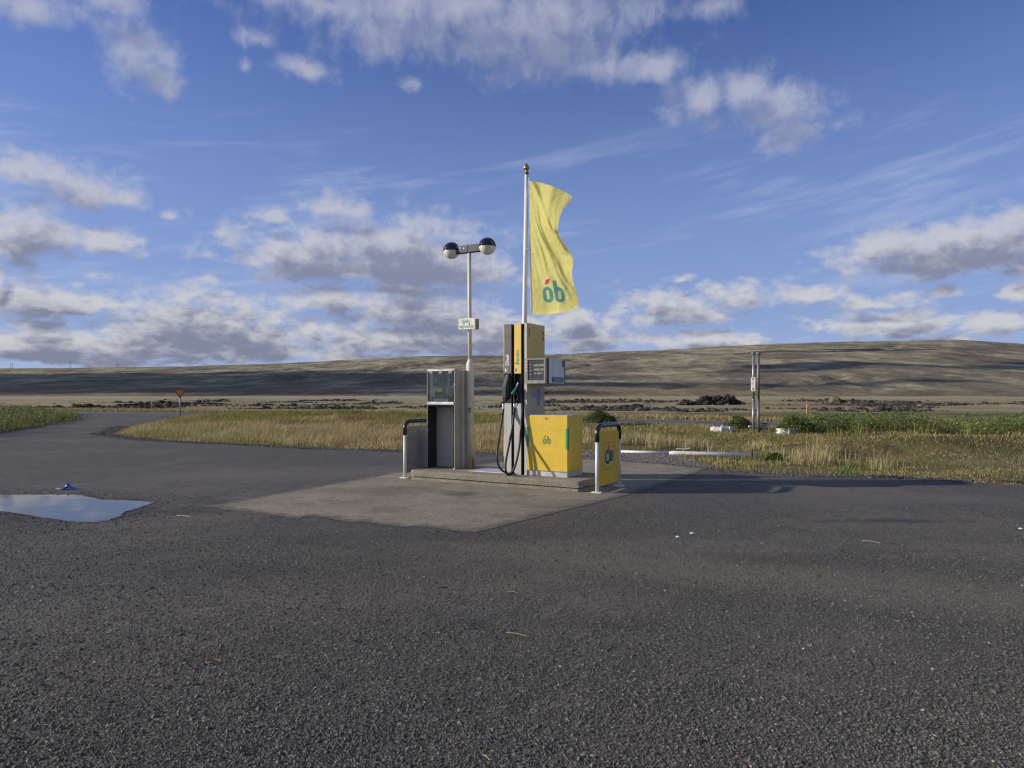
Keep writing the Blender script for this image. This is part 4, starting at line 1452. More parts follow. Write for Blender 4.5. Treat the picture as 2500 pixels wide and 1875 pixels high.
MB().tube([lz(0), lz(zb - 0.10), lz(zb - 0.055), lz(zb - 0.01), lz(zb + 0.02)], [0.068, 0.068, 0.066, 0.048, 0.036], 24).build('post_base', M_POST, lamp)
MB().tube([lz(zb + 0.021), lz(3.0), lz(zt - 0.065)], [0.0355, 0.0345, 0.0335], 20).build('pole', M_POST, lamp)
MB().lathe([(0.105, 0.0), (0.105, 0.012), (0.07, 0.014)], 20).build('base_plate', mat('rusty_plate', (0.28, 0.15, 0.08), 0.8, var=0.4), lamp)
rt = MB()
r_ = random.Random(5)
for i in range(16):
    a = math.radians(r_.uniform(-115, -40))
    z = r_.choice([1.0, 1.02, 1.04, 1.07]) + r_.uniform(-0.02, 0.04)
    w = r_.uniform(0.006, 0.02)
    rr = 0.0692
    rt.add([(rr * math.cos(a) - w * math.sin(-a) * 0 - 0.0089, rr * math.sin(a), z), (rr * math.cos(a + w * 14) - 0.0089, rr * math.sin(a + w * 14), z),
            (rr * math.cos(a + w * 14) - 0.0089, rr * math.sin(a + w * 14), z + r_.uniform(0.01, 0.035)), (rr * math.cos(a) - 0.0089, rr * math.sin(a), z + r_.uniform(0.01, 0.035))], [(0, 1, 2, 3)])
rt.build('torn_sticker', M_BLACK, lamp)
ht = lz(zt)
arm = MB().box(ht.x - 0.295, ht.x - 0.004, -0.052, 0.052, zt - 0.065, zt + 0.068).build('arm', mat('dull_black_arm', (0.045, 0.045, 0.047), 0.45, var=0.3), lamp, 0.006)
MB().box(ht.x + 0.004, ht.x + 0.295, -0.052, 0.052, zt - 0.065, zt + 0.068).box(ht.x - 0.005, ht.x + 0.005, -0.056, 0.056, zt - 0.068, zt + 0.071).build('arm', mat('dull_black_arm', (0.045, 0.045, 0.047), 0.45), lamp, 0.006)
for (x0, z0, w, h, mm) in ((-0.20, -0.03, .06, .022, M_PALEST), (-0.18, 0.02, .03, .02, M_WHITE), (-0.10, 0.0, 0.028, 0.028, M_WHITE), (-0.225, 0.005, 0.016, 0.07, M_DGREEN),
                           (-0.24, 0.045, 0.02, 0.012, M_WHITE), (-0.05, 0.05, 0.012, 0.012, M_WHITE), (-0.16, -0.02, 0.02, 0.015, M_DGREEN)):
    MB().box(ht.x + x0, ht.x + x0 + w, -0.0545, -0.0525, zt + z0, zt + z0 + h).build('sticker_remnant', mm, arm)
for s in (-1, 1):
    c = Vector((ht.x + s * 0.39, 0, zt + 0.012))
    R = 0.152
    pr_l = [(R * math.sin(math.radians(a)), -R * math.cos(math.radians(a))) for a in range(0, 91, 9)]
    pr_u = [((R + 0.004) * math.cos(math.radians(a)), (R + 0.004) * math.sin(math.radians(a))) for a in range(0, 91, 9)]
    gl = MB().lathe(pr_l, 32, tuple(c)).build('globe', mat('opal_acrylic', (0.72, 0.71, 0.66), 0.25, var=0.05, coat=0.4), lamp)
    MB().lathe([(R + 0.009, -0.008), (R + 0.009, 0.004)] + pr_u, 32, tuple(c)).build('shade', mat('glossy_black_shade', (0.010, 0.010, 0.012), 0.16, coat=0.5), gl)

for (name_s, off, lab, txt) in (('self_service_sign', -0.085, 'white sign with green writing on the front of the lamp post', True),
                                ('self_service_sign', 0.085, 'sign on the far side of the lamp post showing its beige back', False)):
    c = LP + UD * (-0.034 - (0.0 if txt else 0.02)) + VD * off + Vector((0, 0, 2.615))
    sg = thing(name_s, lab, 'sign', c, RZ)
    pl = MB().box(-0.175, 0.175, -0.004, 0.004, -0.098, 0.098).build('plate', mat('sign_white', (0.76, 0.75, 0.70), 0.5) if txt else mat('sign_back', (0.42, 0.37, 0.24), 0.6), sg, 0.002)
    if txt:
        text_mesh('lettering', 'Sjálfs-', 0.086, M_GREEN, sg, T(-0.005, -0.0055, 0.044) @ RX90, bold=0.0, xs=1.05)
        text_mesh('lettering', 'afgreiðsla', 0.084, M_GREEN, sg, T(0.0, -0.0055, -0.050) @ RX90, bold=0.0, xs=0.98)
        for sx in (-0.06, 0.06):
            MB().tube([(sx, -0.004, -0.005), (sx, -0.012, -0.005)], 0.010, 10).build('bolt', M_BLACK, sg)
        for sx in (-0.06, 0.06):
            MB().box(sx - 0.012, sx + 0.012, 0.0045, 0.05, -0.11, -0.085).build('bracket', M_ALU, sg)

# --- flagpole and flag
FB = Vector((0.190, 12.44, TOP))
FT = at(1285.3, 424, 12.44)
fpole = thing('flagpole', 'white flagpole with gilded finial behind the fuel pump', 'flagpole', FB)
d = FT - FB
MB().tube([Vector((0, 0, 0)), d * 0.4, d * 0.7, d], [0.050, 0.045, 0.038, 0.031], 24).build('pole', M_WPAINT, fpole)
MB().lathe([(0.055, 0.0), (0.055, 0.03)], 18).build('base_collar', M_ALU, fpole)
tp = Vector(d)
kn = MB().lathe([(0.034, 0.0), (0.037, 0.012), (0.036, 0.035), (0.028, 0.045), (0.024, 0.05), (0.034, 0.062), (0.051, 0.085), (0.054, 0.105), (0.046, 0.128), (0.028, 0.150), (0.016, 0.172), (0.006, 0.19), (0.0, 0.196)], 24, tuple(tp)) \
    .build('finial', M_BRASS, fpole)
MB().lathe([(0.040, -0.012), (0.042, 0.0), (0.040, 0.02)], 20, tuple(tp)).build('truck', mat('brown_cap', (0.16, 0.10, 0.07), 0.5), fpole)
HL = [at(1289.5, 430, 12.42), at(1291.5, 441, 12.40), at(1292.5, 520, 12.38), at(1293.5, 610, 12.38), at(1295, 700, 12.38), at(1296, 768, 12.38), at(1294.5, 792, 12.40), at(1293, 820, 12.42)]
MB().tube([p - FB for p in HL], 0.005, 6).build('halyard', M_WHITE, fpole)
MB().tube([at(1284, 609, 12.40) - FB, at(1289, 607.5, 12.38) - FB, at(1293.5, 611, 12.37) - FB], 0.006, 6).build('cord_loop', M_WHITE, fpole)
MB().tube([at(1286.5, 470, 12.385) - FB, at(1284.0, 600, 12.375) - FB, at(1286, 780, 12.36) - FB], 0.0035, 6).build('halyard', M_WHITE, fpole)


def flag_material(name, col):
    m = bpy.data.materials.new(name)
    m.use_nodes = True
    t = NT(m.node_tree)
    b = t.n['Principled BSDF']
    out = t.n['Material Output']
    tc = t.new('ShaderNodeTexCoord').outputs['Object']
    c = t.mix(t.ramp(t.noise(tc, 3.0, 4), 0.3, 0.7), tuple(v * 0.94 for v in col), col)
    t.put(b.inputs['Base Color'], c)
    b.inputs['Roughness'].default_value = 0.75
    b.inputs['Specular IOR Level'].default_value = 0.15
    tr = t.new('ShaderNodeBsdfTranslucent')
    t.put(tr.inputs[0], c)
    mx = t.new('ShaderNodeMixShader')
    mx.inputs[0].default_value = 0.5
    t.l.new(b.outputs[0], mx.inputs[1])
    t.l.new(tr.outputs[0], mx.inputs[2])
    t.l.new(mx.outputs[0], out.inputs['Surface'])
    bp = t.new('ShaderNodeBump')
    bp.inputs['Distance'].default_value = 0.03
    bp.inputs['Strength'].default_value = 0.6
    t.put(bp.inputs['Height'], t.noise(tc, 9.0, 3, 0.5, dist=0.6))
    t.l.new(bp.outputs[0], b.inputs['Normal'])
    return m


NU, NV = 120, 330
uu, vv = np.meshgrid(np.linspace(0, 1, NU), np.linspace(0, 1, NV))
lx, ly = np.interp(vv, [0, 1], [1292, 1296.5]), np.interp(vv, [0, 1], [441, 768])
rvk = [0, .045, .09, .15, .20, .27, .33, .42, .5, .58, .64, .70, .78, .86, .92, .97, 1.0]
rxk = [1398.5, 1388, 1375, 1367, 1362, 1362, 1370, 1385, 1398, 1399, 1396, 1397, 1402, 1410, 1413, 1410, 1397]
ryk = [480, 494, 510, 530, 552, 570, 584, 606, 628, 647, 662, 678, 698, 722, 738, 751, 758]
rxx, ryy = np.interp(vv, rvk, rxk), np.interp(vv, rvk, ryk)
fpx = lx + (rxx - lx) * uu
fpy = ly + (ryy - ly) * uu - 7 * np.sin(np.pi * uu) * np.clip(1 - vv * 6, 0, 1) + 4 * np.sin(np.pi * uu) * np.clip(vv * 5 - 4, 0, 1)
# folds fall from the hoist towards the lower free corner
ph = uu * 2.3 + (1 - vv) * -1.1
dep = (0.040 * np.sin(2 * np.pi * (uu * 1.15 - vv * 1.25 + 0.15)) + 0.010 * np.sin(2 * np.pi * (uu * 2.6 - vv * 2.1 + 0.4 + 0.25 * np.sin(5 * vv)))
       + 0.0025 * np.sin(2 * np.pi * (uu * 5.2 - vv * 3.2 + 0.6 * vv * vv))) * np.clip(uu * 2.2, 0, 1)
dep += 0.010 * np.sin(2 * np.pi * (uu * 7 - vv * 6)) * np.clip(1 - np.abs(vv - 0.5) * 2.2, 0, 1) * np.clip(1 - np.abs(uu - 0.3) * 3, 0, 1)
crest = np.exp(-((uu - (0.02 + vv * 2.7)) / 0.09) ** 2) * np.clip((0.42 - vv) * 8, 0, 1)
dep += -0.055 * crest
crest2 = np.exp(-((uu - (0.22 + (vv - 0.28) * 1.02)) / 0.07) ** 2) * np.clip((vv - 0.22) * 5, 0, 1) * np.clip((0.95 - vv) * 5, 0, 1) + 0.7 * np.exp(-((uu - (0.55 + (vv - 0.52) * 1.25)) / 0.05) ** 2) * np.clip((vv - 0.5) * 7, 0, 1) * np.clip((0.86 - vv) * 7, 0, 1)
dep += -0.040 * crest2
fold_back = np.clip(1 - np.abs(vv - 0.36) / 0.16, 0, 1) * np.clip((uu - 0.88) / 0.12, 0, 1)
YF = 12.38 - 0.62 * uu + dep + 0.16 * fold_back
X = (fpx - CX) / FPX * YF
Z = H_EYE + (HY - fpy) / FPX * YF
ii = np.arange(NU * NV).reshape(NV, NU)
quads = np.stack([ii[:-1, :-1], ii[1:, :-1], ii[1:, 1:], ii[:-1, 1:]], -1).reshape(-1, 4)
# print: the mark near the foot of the flag, in the cloth's own coordinates (metres across and down)
cu_, cv_ = (uu[:-1, :-1] + 0.5 / NU), (vv[:-1, :-1] + 0.5 / NV)
px_, pz_ = cu_ * 0.86, -cv_ * 2.40


def stadium_in(x, z, cx, cz, w, h):
    r = w / 2
    dz = np.maximum(np.abs(z - cz) - (h / 2 - r), 0)
    return (x - cx) ** 2 + dz ** 2 < r * r


S = 0.34
lcx, lcz = 0.43, -2.00
o_in = stadium_in(px_, pz_, lcx - .32 * S, lcz - .12 * S, .56 * S, .84 * S) & ~stadium_in(px_, pz_, lcx - .32 * S, lcz - .12 * S, .16 * S, .46 * S)
b_in = stadium_in(px_, pz_, lcx + .32 * S, lcz - .12 * S, .56 * S, .84 * S) | ((px_ > lcx + .04 * S) & (px_ < lcx + .26 * S) & (pz_ > lcz - .2 * S) & (pz_ < lcz + .70 * S))
b_in &= ~stadium_in(px_, pz_, lcx + .32 * S, lcz - .12 * S, .16 * S, .46 * S)
sk = px_ - (pz_ - (lcz + .58 * S)) * 0.25
r_in = (np.abs(sk - (lcx - .28 * S)) < .12 * S) & (np.abs(pz_ - (lcz + .60 * S) - (px_ - lcx + .28 * S) * 0.45) < .13 * S)
mi = np.where(r_in, 2, np.where(o_in | b_in, 1, 0)).ravel()
flag = np_mesh('flag', np.stack([X - FB.x, YF - FB.y, Z - FB.z], -1).reshape(-1, 3), quads,
               [flag_material('yellow_flag_cloth', (0.96, 0.89, 0.30)), flag_material('green_flag_print', (0.16, 0.42, 0.33)), flag_material('pink_flag_print', (0.70, 0.10, 0.20))],
               smooth=True, mat_index=mi)
flag.location = FB
tag(flag, 'pale yellow flag with green and pink letter mark blowing from the white pole', 'flag')
MB().tube([(X[i, 0] - FB.x, YF[i, 0] - FB.y, Z[i, 0] - FB.z) for i in range(0, NV, 10)], 0.007, 6).build('hoist_tape', M_WHITE, flag)

# --- hoop barriers at both ends of the island
def hoop(label, loc, yellow):
    t_ = thing('hoop_barrier', label, 'barrier', loc, RZ, 'hoop barriers at the ends of the island')
    Wd, Ht, r, cr = 0.92, 1.03, 0.0275, 0.13
    for y in (0, Wd):
        MB().tube([(0, y, 0.012), (0, y, 0.80)], r, 20).build('leg', M_WPAINT, t_)
        fl = MB().prism(rrect(-0.085, 0.085, y - 0.06, y + 0.06, 0.02), 0.013, 0.024, 'z').build('foot_plate', M_WPAINT, t_, 0.002)
        for sx in (-0.06, 0.06):
            MB().lathe([(0.011, 0), (0.011, 0.010), (0.0, 0.012)], 6, (sx, y, 0.0235)).build('bolt', M_ALU, fl)
    pts = [(0, 0, 0.785)]
    for k_ in range(9):
        a = math.radians(180 - k_ * 90 / 8)
        pts.append((0, cr + cr * math.cos(a), Ht - cr + cr * math.sin(a)))
    for k_ in range(9):
        a = math.radians(90 - k_ * 90 / 8)
        pts.append((0, Wd - cr + cr * math.cos(a), Ht - cr + cr * math.sin(a)))
    pts.append((0, Wd, 0.785))
    MB().tube(pts, 0.036, 18).build('top_sleeve', mat('glossy_black_sleeve', (0.014, 0.014, 0.016), 0.3, coat=0.3), t_)
    pn = [(0.035, 0.10), (Wd - 0.035, 0.10), (Wd - 0.035, Ht - 0.17)]
    for k_ in range(7):
        a = math.radians(k_ * 90 / 6)
        pn.append((Wd - 0.035 - 0.075 + 0.075 * math.cos(a), Ht - 0.165 + 0.075 * math.sin(a)))
    for k_ in range(7):
        a = math.radians(90 + k_ * 90 / 6)
        pn.append((0.035 + 0.075 + 0.075 * math.cos(a), Ht - 0.165 + 0.075 * math.sin(a)))
    pn.append((0.035, Ht - 0.17))
    MB().prism(pn, -0.009, -0.0003, 'x').build('panel_back', mat('galvanised_back', (0.36, 0.36, 0.355), 0.45, metal=0.35, var=0.08, grime=0.3), t_)
    pan = MB().prism(pn, 0.0, 0.009, 'x').build('panel', M_YPANEL if yellow else mat('galvanised_back', (0.36, 0.36, 0.355), 0.45, metal=0.35, var=0.08, grime=0.3), t_, 0.003)
    for (y0, y1, z) in ((0.02, 0.075, 0.765), (0.02, 0.075, 0.20), (Wd - 0.075, Wd - 0.02, 0.765), (Wd - 0.075, Wd - 0.02, 0.20)):
        br = MB().box(0.0095, 0.014, y0, y1, z, z + 0.032).build('bracket', M_WPAINT if z > .5 else M_ALU, t_)
        MB().lathe([(0.007, 0.0), (0.0, 0.004)], 8).build('screw', M_BLACK, br, M=T(0.0142, (y0 + y1) / 2 + 0.012, z + 0.016) @ Matrix.Rotation(math.pi / 2, 4, 'Y'))
    return t_, pan


hb, pan = hoop('yellow faced hoop barrier with green letter mark beside the yellow cabinet', isl(3.545, 0.08, 0.0), True)
hb2, pan2 = hoop('hoop barrier beside the payment terminal showing its plain grey back', isl(-0.20, 0.12, 0.0), False)
# emblem: square outline, white-edged letters and red flame-like accent
fr_ = MB()
yc, zc, hs, vs_ = 0.465, 0.545, 0.215, 0.205
for (a, b, c, d_) in ((yc - hs, yc + hs, zc + vs_, zc + vs_ + .006), (yc - hs, yc + hs, zc - vs_ - .006, zc - vs_), (yc - hs, yc - hs + .007, zc - vs_, zc + vs_), (yc + hs - .007, yc + hs, zc - vs_, zc + vs_)):
    fr_.box(0.0095, 0.0105, a, b, c, d_)
fr_.build('emblem_frame', mat('dark_outline', (0.16, 0.12, 0.02), 0.6), pan)
for (s_, y_, z_, sz_, xs_) in (('O', 0.400, 0.520, 0.30, 0.98), ('B', 0.560, 0.535, 0.235, 0.92)):
    text_mesh('emblem_edge', s_, sz_, M_WHITE, pan, T(0.0100 if s_ == 'O' else 0.0106, y_, z_) @ RSIDE, bold=0.026, xs=xs_, depth=0.0003)
    text_mesh('emblem_letter', s_, sz_, M_DGREEN, pan, T(0.0112, y_, z_) @ RSIDE, bold=0.014, xs=xs_, depth=0.0003)
MB().add([(0.0118, 0.375, 0.645), (0.0118, 0.425, 0.60), (0.0118, 0.455, 0.625), (0.0118, 0.452, 0.700), (0.0118, 0.425, 0.725), (0.0118, 0.415, 0.675)], [(0, 1, 2, 3, 4, 5)]).build('emblem_accent', M_RED, pan)

# ------------------------------------------------------------------ clouds whose shade lies on the hillside (they stand up-sun, to the left)
def icosphere(sub):
    t_ = (1 + 5 ** 0.5) / 2
    v = [(-1, t_, 0), (1, t_, 0), (-1, -t_, 0), (1, -t_, 0), (0, -1, t_), (0, 1, t_), (0, -1, -t_), (0, 1, -t_), (t_, 0, -1), (t_, 0, 1), (-t_, 0, -1), (-t_, 0, 1)]
    f = [(0, 11, 5), (0, 5, 1), (0, 1, 7), (0, 7, 10), (0, 10, 11), (1, 5, 9), (5, 11, 4), (11, 10, 2), (10, 7, 6), (7, 1, 8), (3, 9, 4), (3, 4, 2), (3, 2, 6), (3, 6, 8), (3, 8, 9),
         (4, 9, 5), (2, 4, 11), (6, 2, 10), (8, 6, 7), (9, 8, 1)]
    v = [Vector(p).normalized() for p in v]
    for _ in range(sub):
        cache, nf = {}, []

        def mid(a, b):
            k = (min(a, b), max(a, b))
            if k not in cache:
                v.append(((v[a] + v[b]) / 2).normalized())
                cache[k] = len(v) - 1
            return cache[k]
        for (a, b, c) in f:
            ab, bc, ca = mid(a, b), mid(b, c), mid(c, a)
            nf += [(a, ab, ca), (b, bc, ab), (c, ca, bc), (ab, bc, ca)]
        f = nf
    return np.array([tuple(p) for p in v]), np.array(f)


ICO1, ICO2, ICO3 = icosphere(1), icosphere(2), icosphere(3)


def cloud_material():
    m = bpy.data.materials.new('cloud_vapour')
    m.use_nodes = True
    t = NT(m.node_tree)
    b = t.n['Principled BSDF']
    p = t.new('ShaderNodeNewGeometry').outputs['Position']
    t.put(b.inputs['Base Color'], t.mix(t.noise(p, 0.004, 5), (0.72, 0.73, 0.76), (0.84, 0.84, 0.85)))
    b.inputs['Roughness'].default_value = 1.0
    b.inputs['Specular IOR Level'].default_value = 0.0
    return m


M_CLOUD = cloud_material()
CZ = 1500.0


def cloud(shades, seed):
    """a flat-based cumulus built of swellings; each (x, y, rx, ry) is a patch of hillside its swelling shades"""
    r = np.random.default_rng(seed)
    vs, fs, b = [], [], 0
    for (x, y, rx, ry, zg) in shades:
        c = Vector((x, y, zg)) + sun_dir * ((CZ - zg) / sun_dir.z)
        nb = max(4, int(rx * ry / 12000))
        nb = min(nb, 26)
        for _ in range(nb):
            a, q_ = r.uniform(0, 2 * math.pi), math.sqrt(r.uniform(0, 1)) * 0.85
            cc = (c.x + rx * q_ * math.cos(a), c.y + ry * q_ * math.sin(a), CZ + r.uniform(-10, 25))
            rr = r.uniform(0.16, 0.42) * min(rx, ry) + 18
            V = ICO2[0] * (1 + 0.16 * (vnoise(ICO2[0][:, 0] * 3 + cc[0], ICO2[0][:, 1] * 3 + ICO2[0][:, 2] * 2, 1.0, seed, 3)[:, None] - 0.5) * 2)
            V = V * np.array([rr * r.uniform(1.0, 1.8), rr * r.uniform(0.8, 1.2), min(rr * 0.5, 70)])
            V[:, 2] = np.maximum(V[:, 2], -18)
            vs.append(V + np.array(cc))
            fs.append(ICO2[1] + b)
            b += len(V)
    o = np_mesh('cloud', np.concatenate(vs), np.concatenate(fs), M_CLOUD, smooth=True)
    return tag(o, 'flat-based cumulus cloud drifting up-sun of the hillside', None, None, 'structure')


cloud([(-1150, 1350, 650, 420, 30), (-700, 1250, 500, 360, 30), (-1500, 1750, 600, 330, 60), (-900, 1750, 420, 260, 60), (-350, 1080, 420, 240, 20), (-50, 960, 330, 140, 10),
       (-450, 1550, 300, 180, 45), (-1900, 1500, 500, 400, 50)], 3)
cloud([(760, 1420, 330, 130, 65), (1080, 1460, 260, 110, 70), (480, 1350, 150, 60, 60), (1350, 1500, 220, 120, 70)], 5)
cloud([(300, 1010, 240, 70, 15), (560, 1040, 200, 50, 20), (60, 1250, 130, 80, 45)], 8)
cloud([(830, 2050, 190, 80, 130), (1050, 2120, 130, 60, 135)], 9)

# ------------------------------------------------------------------ grass, herbs and bushes
def blades(name, x, y, h, w, col, m, label, cat='grass', lean=0.35, wind=0.12, z0=None, parent=None, kind='stuff'):
    n = len(x)
    th = RNG.uniform(0, 2 * np.pi, n)
    wx_, wy_ = np.cos(th) * w / 2, np.sin(th) * w / 2
    ln = RNG.normal(0, lean, (n, 2)) * h[:, None]
    ln[:, 0] += wind * h
    zz = terrain(x, y) if z0 is None else z0
    V = np.zeros((n, 5, 3))
    V[:, 0] = np.stack([x - wx_, y - wy_, zz - 0.02], -1)
    V[:, 1] = np.stack([x + wx_, y + wy_, zz - 0.02], -1)
    mx, my = x + ln[:, 0] * 0.32, y + ln[:, 1] * 0.32
    V[:, 2] = np.stack([mx + wx_ * 0.8, my + wy_ * 0.8, zz + h * 0.58], -1)
    V[:, 3] = np.stack([mx - wx_ * 0.8, my - wy_ * 0.8, zz + h * 0.58], -1)
    V[:, 4] = np.stack([x + ln[:, 0], y + ln[:, 1], zz + h], -1)
    F = np.array([(0, 1, 2), (0, 2, 3), (3, 2, 4)])[None] + (np.arange(n) * 5)[:, None, None]
    o = np_mesh(name, V.reshape(-1, 3), F.reshape(-1, 3), m, parent=parent, colors=np.repeat(col, 5, axis=0))
    return tag(o, label, cat, kind=kind)


def rand_in(poly, n):
    a = np.array(poly)
    x, y = RNG.uniform(a[:, 0].min(), a[:, 0].max(), n), RNG.uniform(a[:, 1].min(), a[:, 1].max(), n)
    k = in_poly(x, y, poly)
    return x[k], y[k]


M_GRASS = tint_material('dry_grass_blades', 0.8, 0.15, 0.30)
M_LEAF = tint_material('herb_leaves', 0.6, 0.3, 0.25)


def pick(cols, n, jit=0.18):
    c = np.array(cols)[RNG.integers(0, len(cols), n)]
    return c * RNG.uniform(1 - jit, 1 + jit, (n, 1))


STRAW = [(0.54, 0.455, 0.235), (0.47, 0.39, 0.185), (0.60, 0.52, 0.30), (0.40, 0.32, 0.155)]
OLIVE = [(0.28, 0.27, 0.08), (0.34, 0.31, 0.105), (0.21, 0.215, 0.06), (0.39, 0.33, 0.13)]
RUSSET = [(0.38, 0.235, 0.13), (0.33, 0.21, 0.13)]
GREEN = [(0.15, 0.22, 0.06), (0.19, 0.26, 0.078), (0.115, 0.175, 0.05)]

# tall dry grass on the bank left of the kiosk
VERGE = [(-20.5, 51.2)] + BACK_TIP + [p for p in NEAR_EDGE if p[0] < 0.3] + [(0.5, 15.6), (1.0, 41.0), (-5.2, 45.2)]
x, y = rand_in(VERGE, 260000)
ed = edge_dist(x, y, LOT)
dens = np.clip(ed / 0.9, 0.22, 1) * np.clip(1.25 - y / 60, 0.3, 1)
k = RNG.uniform(0, 1, len(x)) < dens * 0.9
x, y, ed = x[k], y[k], ed[k]
patch = vnoise(x, y, 0.55, 41)
patch2 = vnoise(x, y, 0.23, 44)
h = (0.05 + 0.22 * np.clip((ed - 0.35) / 1.8, 0, 1)) * RNG.uniform(0.6, 1.25, len(x)) * (0.55 + 0.9 * patch)
w = 0.006 + 0.00045 * y * RNG.uniform(0.7, 1.3, len(x))
g = (patch2 + 0.25 * np.clip((y - 30) / 12, 0, 1) - 0.22 * np.clip((ed - 0.5) / 1.5, 0, 1) * (y < 30) + RNG.normal(0, 0.07, len(x))) > 0.53
g |= (ed < 0.55) & (RNG.uniform(0, 1, len(x)) < 0.6)
col = np.where(g[:, None], pick(OLIVE, len(x)), pick(STRAW, len(x)))
rus = (vnoise(x, y, 0.4, 52) + RNG.normal(0, 0.05, len(x))) > 0.66
col = np.where((rus & ~g)[:, None], pick(RUSSET, len(x)), col)
blades('verge_grass', x, y, h, w, col, M_GRASS, 'tall straw and olive grass on the verge left of the pump island')

# leafy olive hummocks along the top of the bank
n = 26000
cxs = np.array([gp(px, 1030)[0] * 1.0 for px in range(560, 1010, 22)]) + RNG.normal(0, 0.5, 21)
cys = np.interp(np.arange(21), [0, 20], [41.5, 35.5]) + RNG.normal(0, 1.2, 21)
ci = RNG.integers(0, 21, n)
x, y = cxs[ci] * (cys[ci] / 39.5) + RNG.normal(0, 0.55, n), cys[ci] + RNG.normal(0, 0.6, n)
k = ~in_poly(x, y, LOT) & ~in_poly(x, y, road_poly)
x, y = x[k], y[k]
h = RNG.uniform(0.15, 0.46, len(x)) * (0.5 + 0.9 * vnoise(x, y, 0.8, 61))
blades('hummock_grass', x, y, h, np.full(len(x), 0.030), pick(OLIVE + GREEN[:2] + STRAW[:1], len(x)), M_GRASS, 'olive green grass hummocks along the roadside bank', lean=0.5)

# right-hand meadow: short turf, straw tufts near the asphalt
RMEADOW = [p for p in NEAR_EDGE if p[0] > -0.6] + [(27, 24.3), (15.0, 32.3), (8.3, 36.8), (1.0, 41.0), (-0.6, 30)]
x, y = rand_in(RMEADOW, 250000)
inG = in_poly(x, y, GRAV)
ed = edge_dist(x, y, LOT)
pt = vnoise(x, y, 0.42, 71)
bare = vnoise(x * 0.45, y, 0.75, 73)
k = ~inG & (RNG.uniform(0, 1, len(x)) < np.where(bare > 0.57, 0.22, 0.85))
x, y, pt, ed = x[k], y[k], pt[k], ed[k]
h = RNG.uniform(0.025, 0.085, len(x)) * (0.5 + pt) * np.where(y > 24, 1.2, 1.0)
w = 0.006 + 0.00045 * y
mixs = RNG.uniform(0, 1, len(x)) + (pt - 0.5) * 1.2
col = np.where((mixs > 0.30)[:, None], pick(OLIVE, len(x)), pick(STRAW, len(x)) * 0.85)
col = np.where((RNG.uniform(0, 1, len(x)) < 0.16)[:, None], pick([(0.14, 0.10, 0.05), (0.18, 0.13, 0.07)], len(x)), col)
blades('meadow_turf', x, y, h, w, col, M_GRASS, 'short olive and straw turf of the meadow right of the pump', lean=0.55)

tx, ty, th_, tc_ = [], [], [], []


def tufts(px0, px1, py0, py1, nt, nb, h0, h1, spread, cols, seed_px=None):
    for _ in range(nt):
        cx, cy = gp(RNG.uniform(px0, px1), RNG.uniform(py0, py1))
        if in_poly(np.array([cx]), np.array([cy]), LOT)[0] or in_poly(np.array([cx]), np.array([cy]), GRAV)[0]:
            continue
        m_ = int(nb * RNG.uniform(0.5, 1.4))
        tx.append(cx + RNG.normal(0, spread, m_))
        ty.append(cy + RNG.normal(0, spread, m_))
        th_.append(RNG.uniform(h0, h1, m_) * RNG.uniform(0.7, 1.1))
        tc_.append(pick(cols, m_))


tufts(1530, 1700, 1080, 1098,14, 90,0.170, 0.464, 0.16, STRAW)
tufts(1700, 1850, 1085, 1108,4, 70,0.128, 0.400, 0.15, STRAW)
tufts(1830, 2260, 1100, 1150,10, 80,0.128, 0.440, 0.17, STRAW + OLIVE[:1])
tufts(1860, 2100, 1095, 1130,5, 80,0.212, 0.480, 0.14, STRAW)
tufts(2200, 2640, 1060, 1110,10, 70,0.102, 0.304, 0.25, STRAW + OLIVE)
tufts(1430, 1520, 1060, 1100,9, 90,0.153, 0.400, 0.15, STRAW)
tufts(1180, 1290, 1045, 1100,14, 110,0.128, 0.400, 0.22, STRAW + OLIVE[:1])
tufts(1950, 2600, 1050, 1075,14, 60,0.102, 0.280, 0.35, STRAW + OLIVE)
tufts(1700, 2300, 1120, 1160,10, 60,0.043, 0.128, 0.2, OLIVE + GREEN[:1])
tufts(1640, 1840, 1112, 1140,11, 90,0.068, 0.176, 0.16, OLIVE + STRAW[:2])
tufts(2050, 2120, 1135, 1158,2, 130,0.068, 0.224, 0.15, GREEN)
tufts(1780, 1910, 1110, 1128,2, 120,0.068, 0.224, 0.14, GREEN + OLIVE)
tufts(1880, 1900, 1110, 1122,2, 200,0.085, 0.240, 0.12, GREEN)
tufts(1290, 1900, 1044, 1060,21, 50,0.085, 0.272, 0.3, OLIVE + STRAW)
x, y, h, col = np.concatenate(tx), np.concatenate(ty), np.concatenate(th_), np.concatenate(tc_)
k = ~in_poly(x, y, LOT)
x, y, h, col = x[k], y[k], h[k], col[k]
blades('straw_tufts', x, y, h, 0.005 + 0.0004 * y, col, M_GRASS, 'tall bleached straw tufts fringing the meadow beside the asphalt', lean=0.22)

# thin grass along the far side of the road
n = 26000
tq = RNG.uniform(0, 1, n)
fx_, fy_ = np.array([p[0] for p in ROAD_FAR]), np.array([p[1] for p in ROAD_FAR])
x = RNG.uniform(-48, 32, n)
y = np.interp(x, fx_, fy_) + np.abs(RNG.normal(0, 1.6, n)) + 0.3
blades('roadside_grass', x, y, RNG.uniform(0.10, 0.38, n), np.full(n, 0.045), pick(STRAW + OLIVE[:2] + [(0.42, 0.29, 0.10)], n), M_GRASS, 'yellow roadside grass beyond the main road', lean=0.45)


